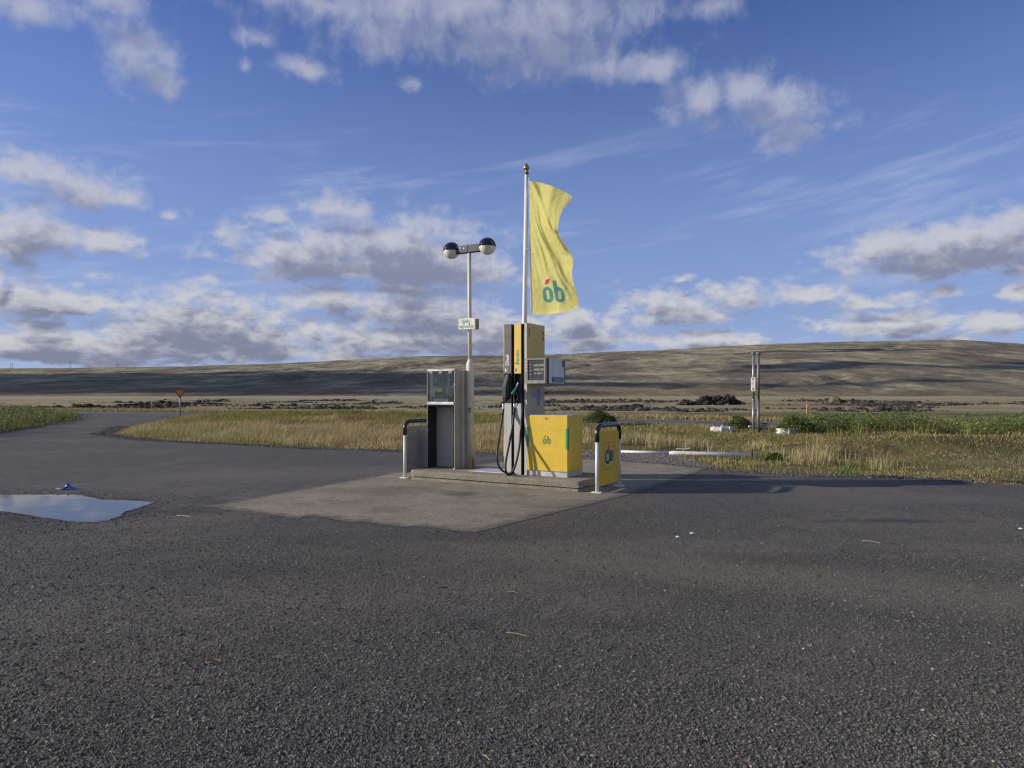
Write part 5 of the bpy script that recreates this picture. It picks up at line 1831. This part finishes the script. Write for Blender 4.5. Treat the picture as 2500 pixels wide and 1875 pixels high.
def leafy(name, x, y, z, size, col, label, cat, kind=None, parent=None):
    n = len(x)
    th, tl = RNG.uniform(0, 2 * np.pi, n), RNG.uniform(-0.9, 0.9, n)
    a = np.stack([np.cos(th), np.sin(th), 0 * th], -1)
    b = np.stack([-np.sin(th) * np.cos(tl), np.cos(th) * np.cos(tl), np.sin(tl)], -1)
    c = np.stack([x, y, z], -1)
    s = size[:, None]
    V = np.stack([c - a * s * 0.30 - b * s * 0.1, c + b * s * -0.5, c + a * s * 0.30 - b * s * 0.1, c + b * s * 0.6], 1)
    F = np.array([(0, 1, 2), (0, 2, 3)])[None] + (np.arange(n) * 4)[:, None, None]
    o = np_mesh(name, V.reshape(-1, 3), F.reshape(-1, 3), M_LEAF, parent=parent, colors=np.repeat(col, 4, axis=0))
    return tag(o, label, cat, kind=kind) if not parent else o


def herb_mass(poly, n_plants, leaves, h0, hprof, cols, spread=0.16, size=(0.05, 0.11)):
    px_, py_ = rand_in(poly, n_plants * 4)
    px_, py_ = px_[:n_plants], py_[:n_plants]
    ci = np.repeat(np.arange(len(px_)), leaves)
    m_ = len(ci)
    hh = hprof(px_, py_) * (0.42 + 0.95 * vnoise(px_, py_, 0.7, 91)) * RNG.uniform(0.75, 1.15, len(px_))
    f = RNG.uniform(0, 1, m_) ** 0.75
    z = terrain(px_, py_)[ci] + hh[ci] * (0.10 + 0.90 * f)
    rad = spread * (0.35 + 0.9 * np.sin(np.pi * np.clip(f * 0.9 + 0.1, 0, 1)))
    x, y = px_[ci] + RNG.normal(0, 1, m_) * rad, py_[ci] + RNG.normal(0, 1, m_) * rad
    tone = vnoise(px_, py_, 0.55, 95)[ci] + RNG.normal(0, 0.16, m_)
    col = np.array(cols)[np.clip((tone * len(cols)).astype(int), 0, len(cols) - 1)] * RNG.uniform(0.75, 1.25, (m_, 1))
    return x, y, z, RNG.uniform(*size, m_), col


HERB = [(0.10, 0.16, 0.045), (0.14, 0.215, 0.062), (0.19, 0.26, 0.078), (0.26, 0.29, 0.095), (0.32, 0.29, 0.12)]
HEDGE = [gp(1945, 1062), gp(2100, 1063), gp(2300, 1066), gp(2520, 1074), gp(2900, 1090), (40, 27), (27, 27.5), (19.5, 31.0), (14.6, 32.0), (11.9, 31.2)]
hp_ = lambda x, y: np.interp(x / y, [0.40, 0.43, 0.50, 0.62, 0.70, 0.78], [0.55, 0.74, 0.72, 0.70, 0.82, 0.85])
x, y, z, s, c = herb_mass(HEDGE, 2300, 34, 0.7, hp_, HERB)
leafy('leafy_undergrowth', x, y, z, s, c, 'dense band of green leafy herbs along the right of the meadow', 'undergrowth', 'stuff')
n = len(x) // 9
blades('undergrowth_stems', x[:n], y[:n], RNG.uniform(0.3, 0.72, n), np.full(n, 0.014), pick(HERB[2:] + STRAW[:1], n), M_GRASS, 'stems and seed heads among the green herb band', 'undergrowth', lean=0.2)

LB = LEFT_BUSH[:7] + [(-34.5, 50.0), (-41, 47), (-50, 36), (-46, 22)]
LBI = [(p[0] * 1.0 - 0.35, p[1] + 0.55) for p in LEFT_BUSH[:7]] + [(-34.0, 47.5), (-41, 46), (-50, 36), (-46, 22)]
hp2 = lambda x, y: np.interp(x / y, [-1.2, -0.73, -0.695, -0.665, -0.640, -0.62], [1.15, 1.02, 0.90, 0.72, 0.50, 0.30])
x, y, z, s, c = herb_mass(LBI, 3300, 26, 1.0, hp2, HERB + [(0.16, 0.19, 0.085), (0.20, 0.19, 0.10)], 0.24, (0.07, 0.15))
leafy('willow_thicket', x, y, z, s, c, 'green willow scrub and tall herbs at the far left beside the driveway', 'undergrowth', 'stuff')
x, y = rand_in(LB, 60000)
ed = edge_dist(x, y, LOT)
k = (ed < 1.4) | (RNG.uniform(0, 1, len(x)) < 0.25)
x, y, ed = x[k], y[k], ed[k]
h = np.where(ed < 0.5, RNG.uniform(0.03, 0.14, len(x)), RNG.uniform(0.25, 0.85, len(x)))
blades('thicket_grass', x, y, h, np.full(len(x), 0.022), pick(GREEN + OLIVE + STRAW[:1], len(x)), M_GRASS, 'grass fringe along the foot of the left thicket', lean=0.25)


def bush(name, label, c, R, H, n, cols):
    t_ = thing(name, label, 'bush', (c[0], c[1], float(terrain(np.array([c[0]]), np.array([c[1]]))[0])))
    a, q_ = RNG.uniform(0, 2 * np.pi, n), np.sqrt(RNG.uniform(0, 1, n))
    lump = 0.45 + 1.1 * vnoise(np.cos(a) * 2 + q_ * 2, np.sin(a) * 2, 1.5, int(R * 100), 3)
    x, y = R * q_ * np.cos(a) * lump, R * 0.8 * q_ * np.sin(a) * lump
    z = H * np.sqrt(np.clip(1 - q_ ** 2, 0.02, 1)) * (0.25 + 0.75 * RNG.uniform(0, 1, n) ** 0.5) * (0.45 + 1.0 * vnoise(x, y, 2.6, 7))
    leafy('foliage', x, y, z, RNG.uniform(0.05, 0.11, n), pick(cols, n, 0.3), None, None, None, t_)
    mb = MB()
    for i in range(14):
        aa, rr = RNG.uniform(0, 6.28), RNG.uniform(0.3, 0.8)
        mb.tube([(0, 0, -0.02), (R * rr * 0.4 * math.cos(aa), R * rr * 0.4 * math.sin(aa), H * 0.45), (R * rr * math.cos(aa), R * rr * math.sin(aa), H * 0.8)], [0.014, 0.010, 0.005], 5)
    o = mb.build('stems', mat('twig_bark', (0.10, 0.07, 0.045), 0.9), t_)
    o['kind'] = 'stuff'
    return t_


bush('green_bush', 'round dark green bush right behind the yellow pump cabinet', gp(1466, 1035), 0.85, 0.80, 4200, HERB[:3])
bush('green_bush', 'low green shrub just left of the two grey posts', gp(1806, 1050), 0.62, 0.55, 2400, HERB[:4])
bush('green_bush', 'small ragged weed clump between hoop barrier and road', gp(1560, 1040), 0.9, 0.30, 1300, HERB[1:] + OLIVE)
bush('green_bush', 'leafy clump behind the right tank collar', gp(1940, 1060), 0.75, 0.66, 2600, HERB)
bush('green_bush', 'small dark tuft right of the fallen pole end', gp(1893, 1123), 0.22, 0.20, 700, HERB[:2])

# ------------------------------------------------------------------ lava beyond the road
M_LAVA = tint_material('lava_rock', 0.95, 0.1, 0.0, 0.08)
n = 30000
x = RNG.uniform(-85, 95, n)
y = 64 + 110 * RNG.uniform(0, 1, n) ** 1.35
cl = vnoise(x, y * 0.7, 0.085, 33, 4)
k = (cl > 0.545) & (np.abs(x) < y * 0.95) & (y > np.interp(x, fx_, fy_) + 4.5)
x, y, cl = x[k], y[k], cl[k]
sz = RNG.uniform(0.05, 0.20, len(x)) * (0.6 + (cl - 0.545) * 9) * np.where(RNG.uniform(0, 1, len(x)) < 0.06, 2.0, 1)
col = RNG.uniform(0.040, 0.085, len(x))[:, None] * np.array([[1.0, 0.94, 0.90]])
moss_ = RNG.uniform(0, 1, len(x)) < 0.22
col = np.where(moss_[:, None], np.array([[0.21, 0.19, 0.11]]) * RNG.uniform(0.7, 1.1, (len(x), 1)), col)
scatter_stones('lava_rocks', x, y, terrain(x, y), sz, M_LAVA, col, 0.6, 'broken dark lava rocks scattered over the moss beyond the road', 'rocks', ICO1[0], ICO1[1], 0.15)

oc = gp(1742, 989.5)
outcrop = thing('lava_outcrop', 'jagged dark lava outcrop standing alone on the pale plain', 'rock outcrop', (oc[0], oc[1], float(terrain(np.array([oc[0]]), np.array([oc[1]]))[0])))
rock_meshes = []
for i in range(5):
    V = ICO2[0].copy()
    V *= 1 + (vnoise(V[:, 0] * 1.8 + i * 7, V[:, 1] * 1.8 + V[:, 2] * 1.3, 1.0, 100 + i, 4)[:, None] - 0.5) * 1.5 + (vnoise(V[:, 0] * 5 + i * 3, V[:, 1] * 5 + V[:, 2] * 4, 1.0, 140 + i, 2)[:, None] - 0.5) * 0.5
    me_o = np_mesh('rock', V, ICO2[1], M_LAVA, colors=np.tile(np.array([[0.058, 0.053, 0.050]]) * (0.8 + 0.12 * i), (len(V), 1)))
    rock_meshes.append(me_o.data)
    bpy.data.objects.remove(me_o)
r_ = random.Random(21)
prof_x = [-5.2, -4.4, -3.2, -2.6, -1.8, -1.0, 0.0, 1.0, 2.0, 2.8, 3.4, 4.2]
prof_h = [0.2, 0.6, 0.7, 0.5, 1.1, 1.35, 1.25, 1.2, 1.35, 1.25, 0.75, 0.2]
for i in range(120):
    xx_ = r_.uniform(-5.2, 4.2) if i > 20 else r_.uniform(-2.0, 3.2)
    hm = np.interp(xx_, prof_x, prof_h)
    s = r_.uniform(0.16, 0.46)
    zc = r_.uniform(0.0, 1.0) ** 0.7 * max(0.05, hm - s * 0.5)
    o = bpy.data.objects.new('rock', rock_meshes[i % 5])
    COL.objects.link(o)
    o.parent = outcrop
    o.location = (xx_, r_.uniform(-0.9, 0.9) * (1.2 - zc * 0.5), zc)
    o.scale = (s * r_.uniform(0.8, 1.3), s * r_.uniform(0.8, 1.2), s * r_.uniform(0.7, 1.1))
    o.rotation_euler = (r_.uniform(0, 6), r_.uniform(0, 6), r_.uniform(0, 6))

n = 26000
x, y = RNG.uniform(-13, -4, n), RNG.uniform(7.6, 11.2, n)
inside = in_poly(x, y, PUDDLE_R)
ed = edge_dist(x, y, PUDDLE_R)
k = (RNG.uniform(0, 1, n) < np.where(inside, np.exp(-ed / 0.03) * 0.8, np.exp(-ed / 0.45))) & (np.abs(x) < y * 0.85)
x, y = x[k], y[k]
scatter_stones('puddle_rim_gravel', x, y, np.full(len(x), 0.004), np.exp(RNG.normal(math.log(0.0060), 0.40, len(x))), M_STONE,
               RNG.uniform(0.045, 0.12, len(x))[:, None] * np.array([[1.0, 0.98, 0.95]]), 0.8, 'dark wet stone chips round the rim of the puddle', 'gravel')
# stone crumbs gathered along the edges of the lot
LPs = np.array(LOT_R)
sel = LPs[(LPs[:, 1] > 12) & (LPs[:, 1] < 34) & (np.abs(LPs[:, 0]) < LPs[:, 1] * 0.8)]
i_ = RNG.integers(0, len(sel), 16000)
x, y = sel[i_, 0] + RNG.normal(0, 0.22, 16000), sel[i_, 1] + RNG.normal(0, 0.16, 16000) - 0.08
scatter_stones('edge_gravel', x, y, np.full(len(x), 0.004), np.exp(RNG.normal(math.log(0.014), 0.4, len(x))), M_STONE,
               RNG.uniform(0.06, 0.17, len(x))[:, None] * np.array([[1.0, 0.97, 0.93]]), 0.8, 'loose stone crumbs along the crumbling edge of the asphalt', 'gravel')

# ------------------------------------------------------------------ roadside things
# give way sign
gx0, gy0 = (440 - CX) / FPX * 38.0, 38.0
gz0 = float(terrain(np.array([gx0]), np.array([gy0]))[0])
gw = thing('give_way_sign', 'red edged yellow give way triangle on a thin grey post', 'road sign', (gx0, gy0, gz0), math.radians(6))
ztop, ztip = 1.835 - gz0, 1.31 - gz0


def tri(hw, zt_, zb_, r=0.02):
    return [(-hw + r, zt_), (-hw, zt_ - r * 1.2), (-r * 0.6, zb_ + r * 0.4), (0, zb_), (r * 0.6, zb_ + r * 0.4), (hw, zt_ - r * 1.2), (hw - r, zt_)]


MB().prism(tri(0.305, ztop, ztip), -0.036, -0.030, 'y').build('border', mat('orange_red_film', (0.46, 0.055, 0.02), 0.5), gw)
MB().prism(tri(0.20, ztop - 0.065, ztip + 0.135, 0.01), -0.0385, -0.0363, 'y').build('face', mat('amber_film', (0.62, 0.36, 0.02), 0.5), gw)
MB().tube([(0.0, 0, -0.05), (0.0, 0, ztop - 0.05)], 0.034, 14).build('post', mat('galvanised_post', (0.20, 0.20, 0.205), 0.5, metal=0.4), gw)

# yellow marker posts along the road
M_STAKE = mat('yellow_stake', (0.66, 0.40, 0.045), 0.6, grime=0.3, grime_col=(0.35, 0.22, 0.08))
M_STAKE2 = mat('faded_orange_stake', (0.70, 0.42, 0.19), 0.6, grime=0.3, grime_col=(0.40, 0.25, 0.15))
for (px, y0, top_px, tilt, mm, lab) in ((370, 67.5, 980, 0.0, M_STAKE, 'yellow marker post beyond the junction, left of the give way sign'),
                                        (906, 56.5, 983, 0.01, M_STAKE, 'yellow marker post beyond the road, left of the payment terminal'),
                                        (1973, 42.5, 986, -0.06, M_STAKE2, 'faded orange marker post leaning beside the green herb band')):
    x0 = (px - CX) / FPX * y0
    z0 = float(terrain(np.array([x0]), np.array([y0]))[0])
    Hh = H_EYE + (HY - top_px) / FPX * y0 - z0
    st = thing('marker_post', lab, 'marker post', (x0, y0, z0), 0.0, 'marker posts along the main road')
    st.rotation_euler = (0, tilt, 0)
    MB().prism([(-0.055, -0.03), (0.055, -0.03), (0.055, 0.03), (-0.055, 0.03)], -0.1, Hh - 0.06, 'z').add(
        [(-0.055, -0.03, Hh - 0.06), (0.055, -0.03, Hh - 0.06), (0.055, 0.03, Hh - 0.06), (-0.055, 0.03, Hh - 0.06), (-0.03, 0, Hh), (0.03, 0, Hh)],
        [(0, 1, 5, 4), (2, 3, 4, 5), (1, 2, 5), (3, 0, 4)]).build('stake', mm, st)
    MB().box(-0.030, 0.030, -0.034, -0.0305, Hh - 0.20, Hh - 0.08).build('reflector', M_WHITE, st)

# twin vent pipes with their sign and valve boxes
M_PIPE = mat('galvanised_pipe', (0.30, 0.30, 0.305), 0.42, metal=0.5, var=0.10, grime=0.3, grime_col=(0.16, 0.16, 0.16))
M_PIPE2 = mat('dull_brown_pipe', (0.19, 0.175, 0.16), 0.5, metal=0.4, var=0.12)


def vent(px, pby, lab, mm):
    b = gp(px, pby)
    Hh = H_EYE + (HY - 861) / FPX * b[1]
    t_ = thing('vent_pipe', lab, 'vent pipe', (b[0], b[1], 0), 0, 'tank vent pipes in the meadow')
    MB().tube([(0, 0, -0.1), (0, 0, 1.3)], 0.056, 16).build('lower_pipe', mm, t_)
    MB().tube([(0, 0, 1.301), (0, 0, Hh - 0.07)], 0.052, 16).build('upper_pipe', mm, t_)
    MB().lathe([(0.056, Hh - 0.10), (0.060, Hh - 0.075), (0.095, Hh - 0.05), (0.10, Hh - 0.02), (0.095, Hh), (0.0, Hh + 0.008)], 18).build('cap', M_PIPE, t_)
    MB().lathe([(0.062, 1.27), (0.066, 1.28), (0.066, 1.32), (0.062, 1.33)], 16).build('collar', mm, t_)
    return t_, b


v1, vb = vent(1839.5, 1054, 'lighter grey vent pipe carrying a white pictogram sign', M_PIPE)
v2, vb2 = vent(1851.5, 1057, 'darker brownish vent pipe without a sign beside its twin', M_PIPE2)
zs = H_EYE + (HY - 937.5) / FPX * vb[1]
vs_ = thing('pictogram_sign', 'narrow white sign with green and red round pictograms on the lighter vent pipe', 'sign', (vb[0] - 0.030, vb[1] - 0.052, zs), math.radians(-30))
MB().box(-0.087, 0.087, -0.006, -0.001, -0.275, 0.275).build('plate', mat('sign_white', (0.76, 0.75, 0.70), 0.5), vs_, 0.002)
for zc in (0.205, -0.205):
    d_ = MB().ring(0, zc, 0.045, 0.0, -0.0072, 16).build('pictogram', M_GREEN, vs_)
    MB().box(-0.006, 0.006, -0.0078, -0.0074, zc - 0.022, zc + 0.022).build('arrow', M_WHITE, d_)
for zc in (0.09, 0.0, -0.09):
    MB().ring(0, zc, 0.040, 0.031, -0.0072, 16).add([(-0.027, -0.0072, zc + 0.020), (-0.020, -0.0072, zc + 0.027), (0.027, -0.0072, zc - 0.020), (0.020, -0.0072, zc - 0.027)], [(0, 3, 2, 1)]) \
        .build('prohibition_ring', M_PINK, vs_)
MB().box(0.012, 0.030, -0.0078, -0.0074, 0.015, 0.04).build('flame_mark', M_BLACK, vs_)
MB().box(-0.05, 0.05, 0.0, 0.03, -0.31, -0.29).build('blue_tape', mat('blue_tape', (0.30, 0.50, 0.62), 0.5), vs_)

vx = thing('valve_box', 'grey weathered valve housing standing behind the twin vent pipes', 'utility box', (*gp(1864, 1053), 0), math.radians(-14))
M_BOXG = mat('weathered_grey_box', (0.105, 0.105, 0.10), 0.8, var=0.25, grime=0.4)
MB().box(-0.14, 0.14, -0.12, 0.16, -0.03, 0.34).build('housing', M_BOXG, vx, 0.01)
MB().box(-0.16, 0.16, -0.14, 0.18, 0.34, 0.365).build('lid', M_BOXG, vx, 0.006)
MB().box(-0.42, -0.15, -0.03, 0.14, -0.02, 0.33).build('side_housing', M_BOXG, vx, 0.01)
MB().box(-0.35, -0.15, -0.16, -0.05, -0.02, 0.16).build('junction_block', M_BOXG, vx, 0.008)
MB().tube([(-0.5, -0.06, 0.20), (-0.1, -0.10, 0.20)], 0.03, 10).build('crossbar', M_PIPE, vx)
wb = thing('small_white_box', 'small white junction box at the foot of the lighter vent pipe', 'junction box', (*gp(1832, 1053), 0))
MB().box(-0.07, 0.06, -0.05, 0.05, 0.17, 0.24).build('case', M_WPAINT, wb, 0.005)
MB().tube([(0, 0, -0.05), (0, 0, 0.17)], 0.015, 8).build('stalk', M_PIPE, wb)


def collar(loc, lab, R, Hh, rz, handle):
    """low octagonal white tank cover with upright ribs at its corners"""
    t_ = thing('tank_collar', lab, 'tank cover', (loc[0], loc[1], 0), rz, 'white tank covers in the meadow')
    oc_ = [(R * math.cos(math.radians(22.5 + 45 * i)), R * 0.8 * math.sin(math.radians(22.5 + 45 * i))) for i in range(8)]
    MW = mat('weathered_white_cover', (0.62, 0.62, 0.61), 0.6, var=0.06, grime=0.4, grime_col=(0.30, 0.29, 0.26))
    for i in range(8):
        a, b = oc_[i], oc_[(i + 1) % 8]
        n_ = Vector((a[1] - b[1], b[0] - a[0])).normalized() * 0.03
        MB().prism([a, b, (b[0] + n_.x, b[1] + n_.y), (a[0] + n_.x, a[1] + n_.y)], -0.03, Hh, 'z').build('side_panel', MW, t_)
        if abs(a[0]) < 0.7 * R:
            MB().box(a[0] * 1.03 - 0.022, a[0] * 1.03 + 0.022, a[1] * 1.03 - 0.05, a[1] * 1.03 + 0.05, -0.03, Hh + 0.05).build('rib', MW, t_, 0.004)
    MB().prism([(p[0] * 0.97, p[1] * 0.97) for p in oc_], Hh - 0.03, Hh + 0.012, 'z').build('lid', MW, t_)
    if handle:
        MB().tube([(-0.02, -0.05, Hh + 0.01), (-0.02, -0.05, Hh + 0.09), (0.22, -0.05, Hh + 0.09), (0.22, -0.05, Hh + 0.01)], 0.010, 8).build('handle', M_WPAINT, t_)
    else:
        for hx in (-0.03, 0.08, 0.16):
            MB().box(hx, hx + 0.05, -0.08, 0.0, Hh + 0.012, Hh + 0.065).build('hinge_block', MW, t_)
    return t_


collar(gp(1762, 1053), 'white ribbed tank cover with raised handle left of the grey posts', 0.47, 0.165, math.radians(8), True)
collar(gp(1925, 1060), 'white ribbed tank cover with hinge blocks right of the grey posts', 0.47, 0.215, math.radians(8), False)

# felled white pole lying in the grass
pa, pb = gp(1500, 1107), gp(1836, 1119)
A_, B_ = Vector((pa[0], pa[1], 0.05)), Vector((pb[0], pb[1], 0.07))
fp_ = thing('fallen_pole', 'white painted pole lying on the ground with a base flange at its right end', 'pole', A_)
dd = B_ - A_
MB().tube([Vector((0, 0, 0)), dd * 0.42], [0.034, 0.042], 18).build('upper_section', M_WPAINT, fp_)
MB().tube([dd * 0.4201, dd * 0.455, dd * 1.0], [0.0425, 0.054, 0.064], 18).build('lower_section', M_WPAINT, fp_)
ang = math.atan2(dd.y, dd.x)
MB().box(-0.015, 0.015, -0.13, 0.13, -0.08, 0.16).build('flange', mat('dark_flange', (0.13, 0.12, 0.12), 0.7), fp_, 0.004, M=T(*dd) @ Matrix.Rotation(ang, 4, 'Z') @ Matrix.Rotation(0.25, 4, 'X'))
cl_ = dd * 0.52
MB().tube(smooth_path([cl_ + Vector((-0.17, 0.0, 0.115)), cl_ + Vector((-0.08, -0.005, 0.115)), cl_ + Vector((0.08, -0.02, 0.115)), cl_ + Vector((0.17, -0.03, 0.135))], 4), 0.012, 8) \
    .tube([cl_ + Vector((0, 0, 0.07)), cl_ + Vector((0, -0.01, 0.118))], 0.016, 8).build('cleat', M_WPAINT, fp_)
MB().box(-0.02, 0.02, -0.02, 0.02, -0.02, 0.02).build('bracket', mat('dark_flange', (0.13, 0.12, 0.12), 0.7), fp_, M=T(*(dd * 0.62 + Vector((0, -0.01, 0.085)))))

# transmission pylons on the skyline
for (px, hpx, lab) in ((28, 9.5, 'leftmost twin-legged power pylon on the skyline'), (171, 14, 'tallest twin-legged power pylon on the left skyline'),
                       (287, 7.5, 'shortest twin-legged power pylon, nearest the give way sign')):
    Yp = 2660.0
    U = (px - CX) / FPX
    zr = float(np.interp(U, ru, rv)) * 2700 - 8
    t_ = thing('power_pylon', lab, 'pylon', (U * Yp, Yp, zr), 0, 'power line on the ridge')
    Hh = hpx / FPX * Yp + 8
    MP = mat('pylon_steel', (0.16, 0.16, 0.18), 0.7)
    for s in (-1, 1):
        MB().tube([(s * 3.1, 0, 0), (s * 3.1, 0, Hh)], 0.55, 6).build('leg', MP, t_)
    MB().box(-5.0, 5.0, -0.3, 0.3, Hh * 0.80, Hh * 0.80 + 0.6).build('crossarm', MP, t_)

# ------------------------------------------------------------------ litter
sc_p = gp(165, 1195)
scrap = thing('plastic_scrap', 'crumpled scrap of bright blue plastic lying behind the puddle', 'litter', (sc_p[0], sc_p[1], 0.004))
r_ = random.Random(4)
gv, gf = [], []
NX_, NY_ = 14, 8
for j in range(NY_):
    for i in range(NX_):
        a, b = i / (NX_ - 1) * 2 - 1, j / (NY_ - 1) * 2 - 1
        hgt = 0.085 * math.exp(-((a - 0.05) / 0.20) ** 2) * math.exp(-(b / 0.7) ** 2) + 0.030 * math.exp(-((a - 0.3) / 0.5) ** 2) + 0.008 * r_.random()
        gv.append((a * 0.125 + r_.uniform(-.008, .008), b * 0.07 * (1.1 - 0.5 * abs(a)) + r_.uniform(-.008, .008), max(0.003, hgt)))
for j in range(NY_ - 1):
    for i in range(NX_ - 1):
        gf.append((j * NX_ + i, j * NX_ + i + 1, (j + 1) * NX_ + i + 1, (j + 1) * NX_ + i))
MB().add(gv, gf, False).build('film', mat('blue_plastic_film', (0.02, 0.12, 0.62), 0.3), scrap)
MB().add([(-0.20, -0.01, 0.004), (-0.12, -0.03, 0.006), (-0.11, 0.01, 0.012), (-0.18, 0.01, 0.01)], [(0, 1, 2, 3)]).build('white_end', M_WHITE, scrap)


def straw(px0, py0, px1, py1, r, m, lab):
    a, b = gp(px0, py0), gp(px1, py1)
    t_ = MB().tube(smooth_path([(0, 0, 0.014), ((b[0] - a[0]) * 0.5, (b[1] - a[1]) * 0.5 + 0.006, 0.018), (b[0] - a[0], b[1] - a[1], 0.014)], 4), r, 6).build('straw', m, None)
    t_.location = (a[0], a[1], 0)
    return tag(t_, lab, 'straw', 'dry straws on the asphalt')


M_STRAWL = mat('dry_straw', (0.50, 0.42, 0.24), 0.7)
straw(1236, 1549, 1290, 1560, 0.0015, M_STRAWL, 'single dry straw lying in the middle of the foreground asphalt')
straw(1178, 1851, 1196, 1865, 0.0015, M_STRAWL, 'short dry straw at the very front edge of the asphalt')
straw(2104, 1323, 2150, 1329, 0.0022, M_STRAWL, 'pale straw on the asphalt to the right of the oily patch')
straw(432, 1261, 468, 1265, 0.005, mat('bleached_stick', (0.40, 0.37, 0.31), 0.8), 'bleached stick lying at the left tip of the concrete apron')
straw(1238, 1448, 1265, 1452, 0.0015, M_STRAWL, 'thin straw on the asphalt below the apron corner')
rp = gp(520, 1621)
pts = [(0.030 * math.cos(a) * 1.3, 0.020 * math.sin(a), 0.016 + 0.004 * math.sin(3 * a)) for a in np.linspace(0, 2 * math.pi * 0.93, 22)]
rb = MB().tube(pts, 0.0028, 6).build('rubber_ring', mat('orange_rubber', (0.33, 0.15, 0.05), 0.6))
rb.location = (rp[0], rp[1], 0)
tag(rb, 'small orange rubber ring lying on the left foreground asphalt', 'litter')
for (px, py, w, lab) in ((1655, 1313, 0.026, 'small crumpled white paper scrap left of the oily patch'), (1690, 1304, 0.032, 'larger white paper scrap beside the oily patch'),
                         (2493, 1293, 0.03, 'white paper scrap at the right edge of the asphalt')):
    a = gp(px, py)
    pp = MB().add([(-w, -0.02, 0.008), (0, -0.03, 0.014), (w, -0.01, 0.008), (w * 0.7, 0.02, 0.012), (0, 0.02, 0.020), (-w * 0.8, 0.015, 0.010)], [(0, 1, 4, 5), (1, 2, 3, 4)]).build('paper_scrap', M_WHITE)
    pp.location = (a[0], a[1], 0)
    tag(pp, lab, 'litter')
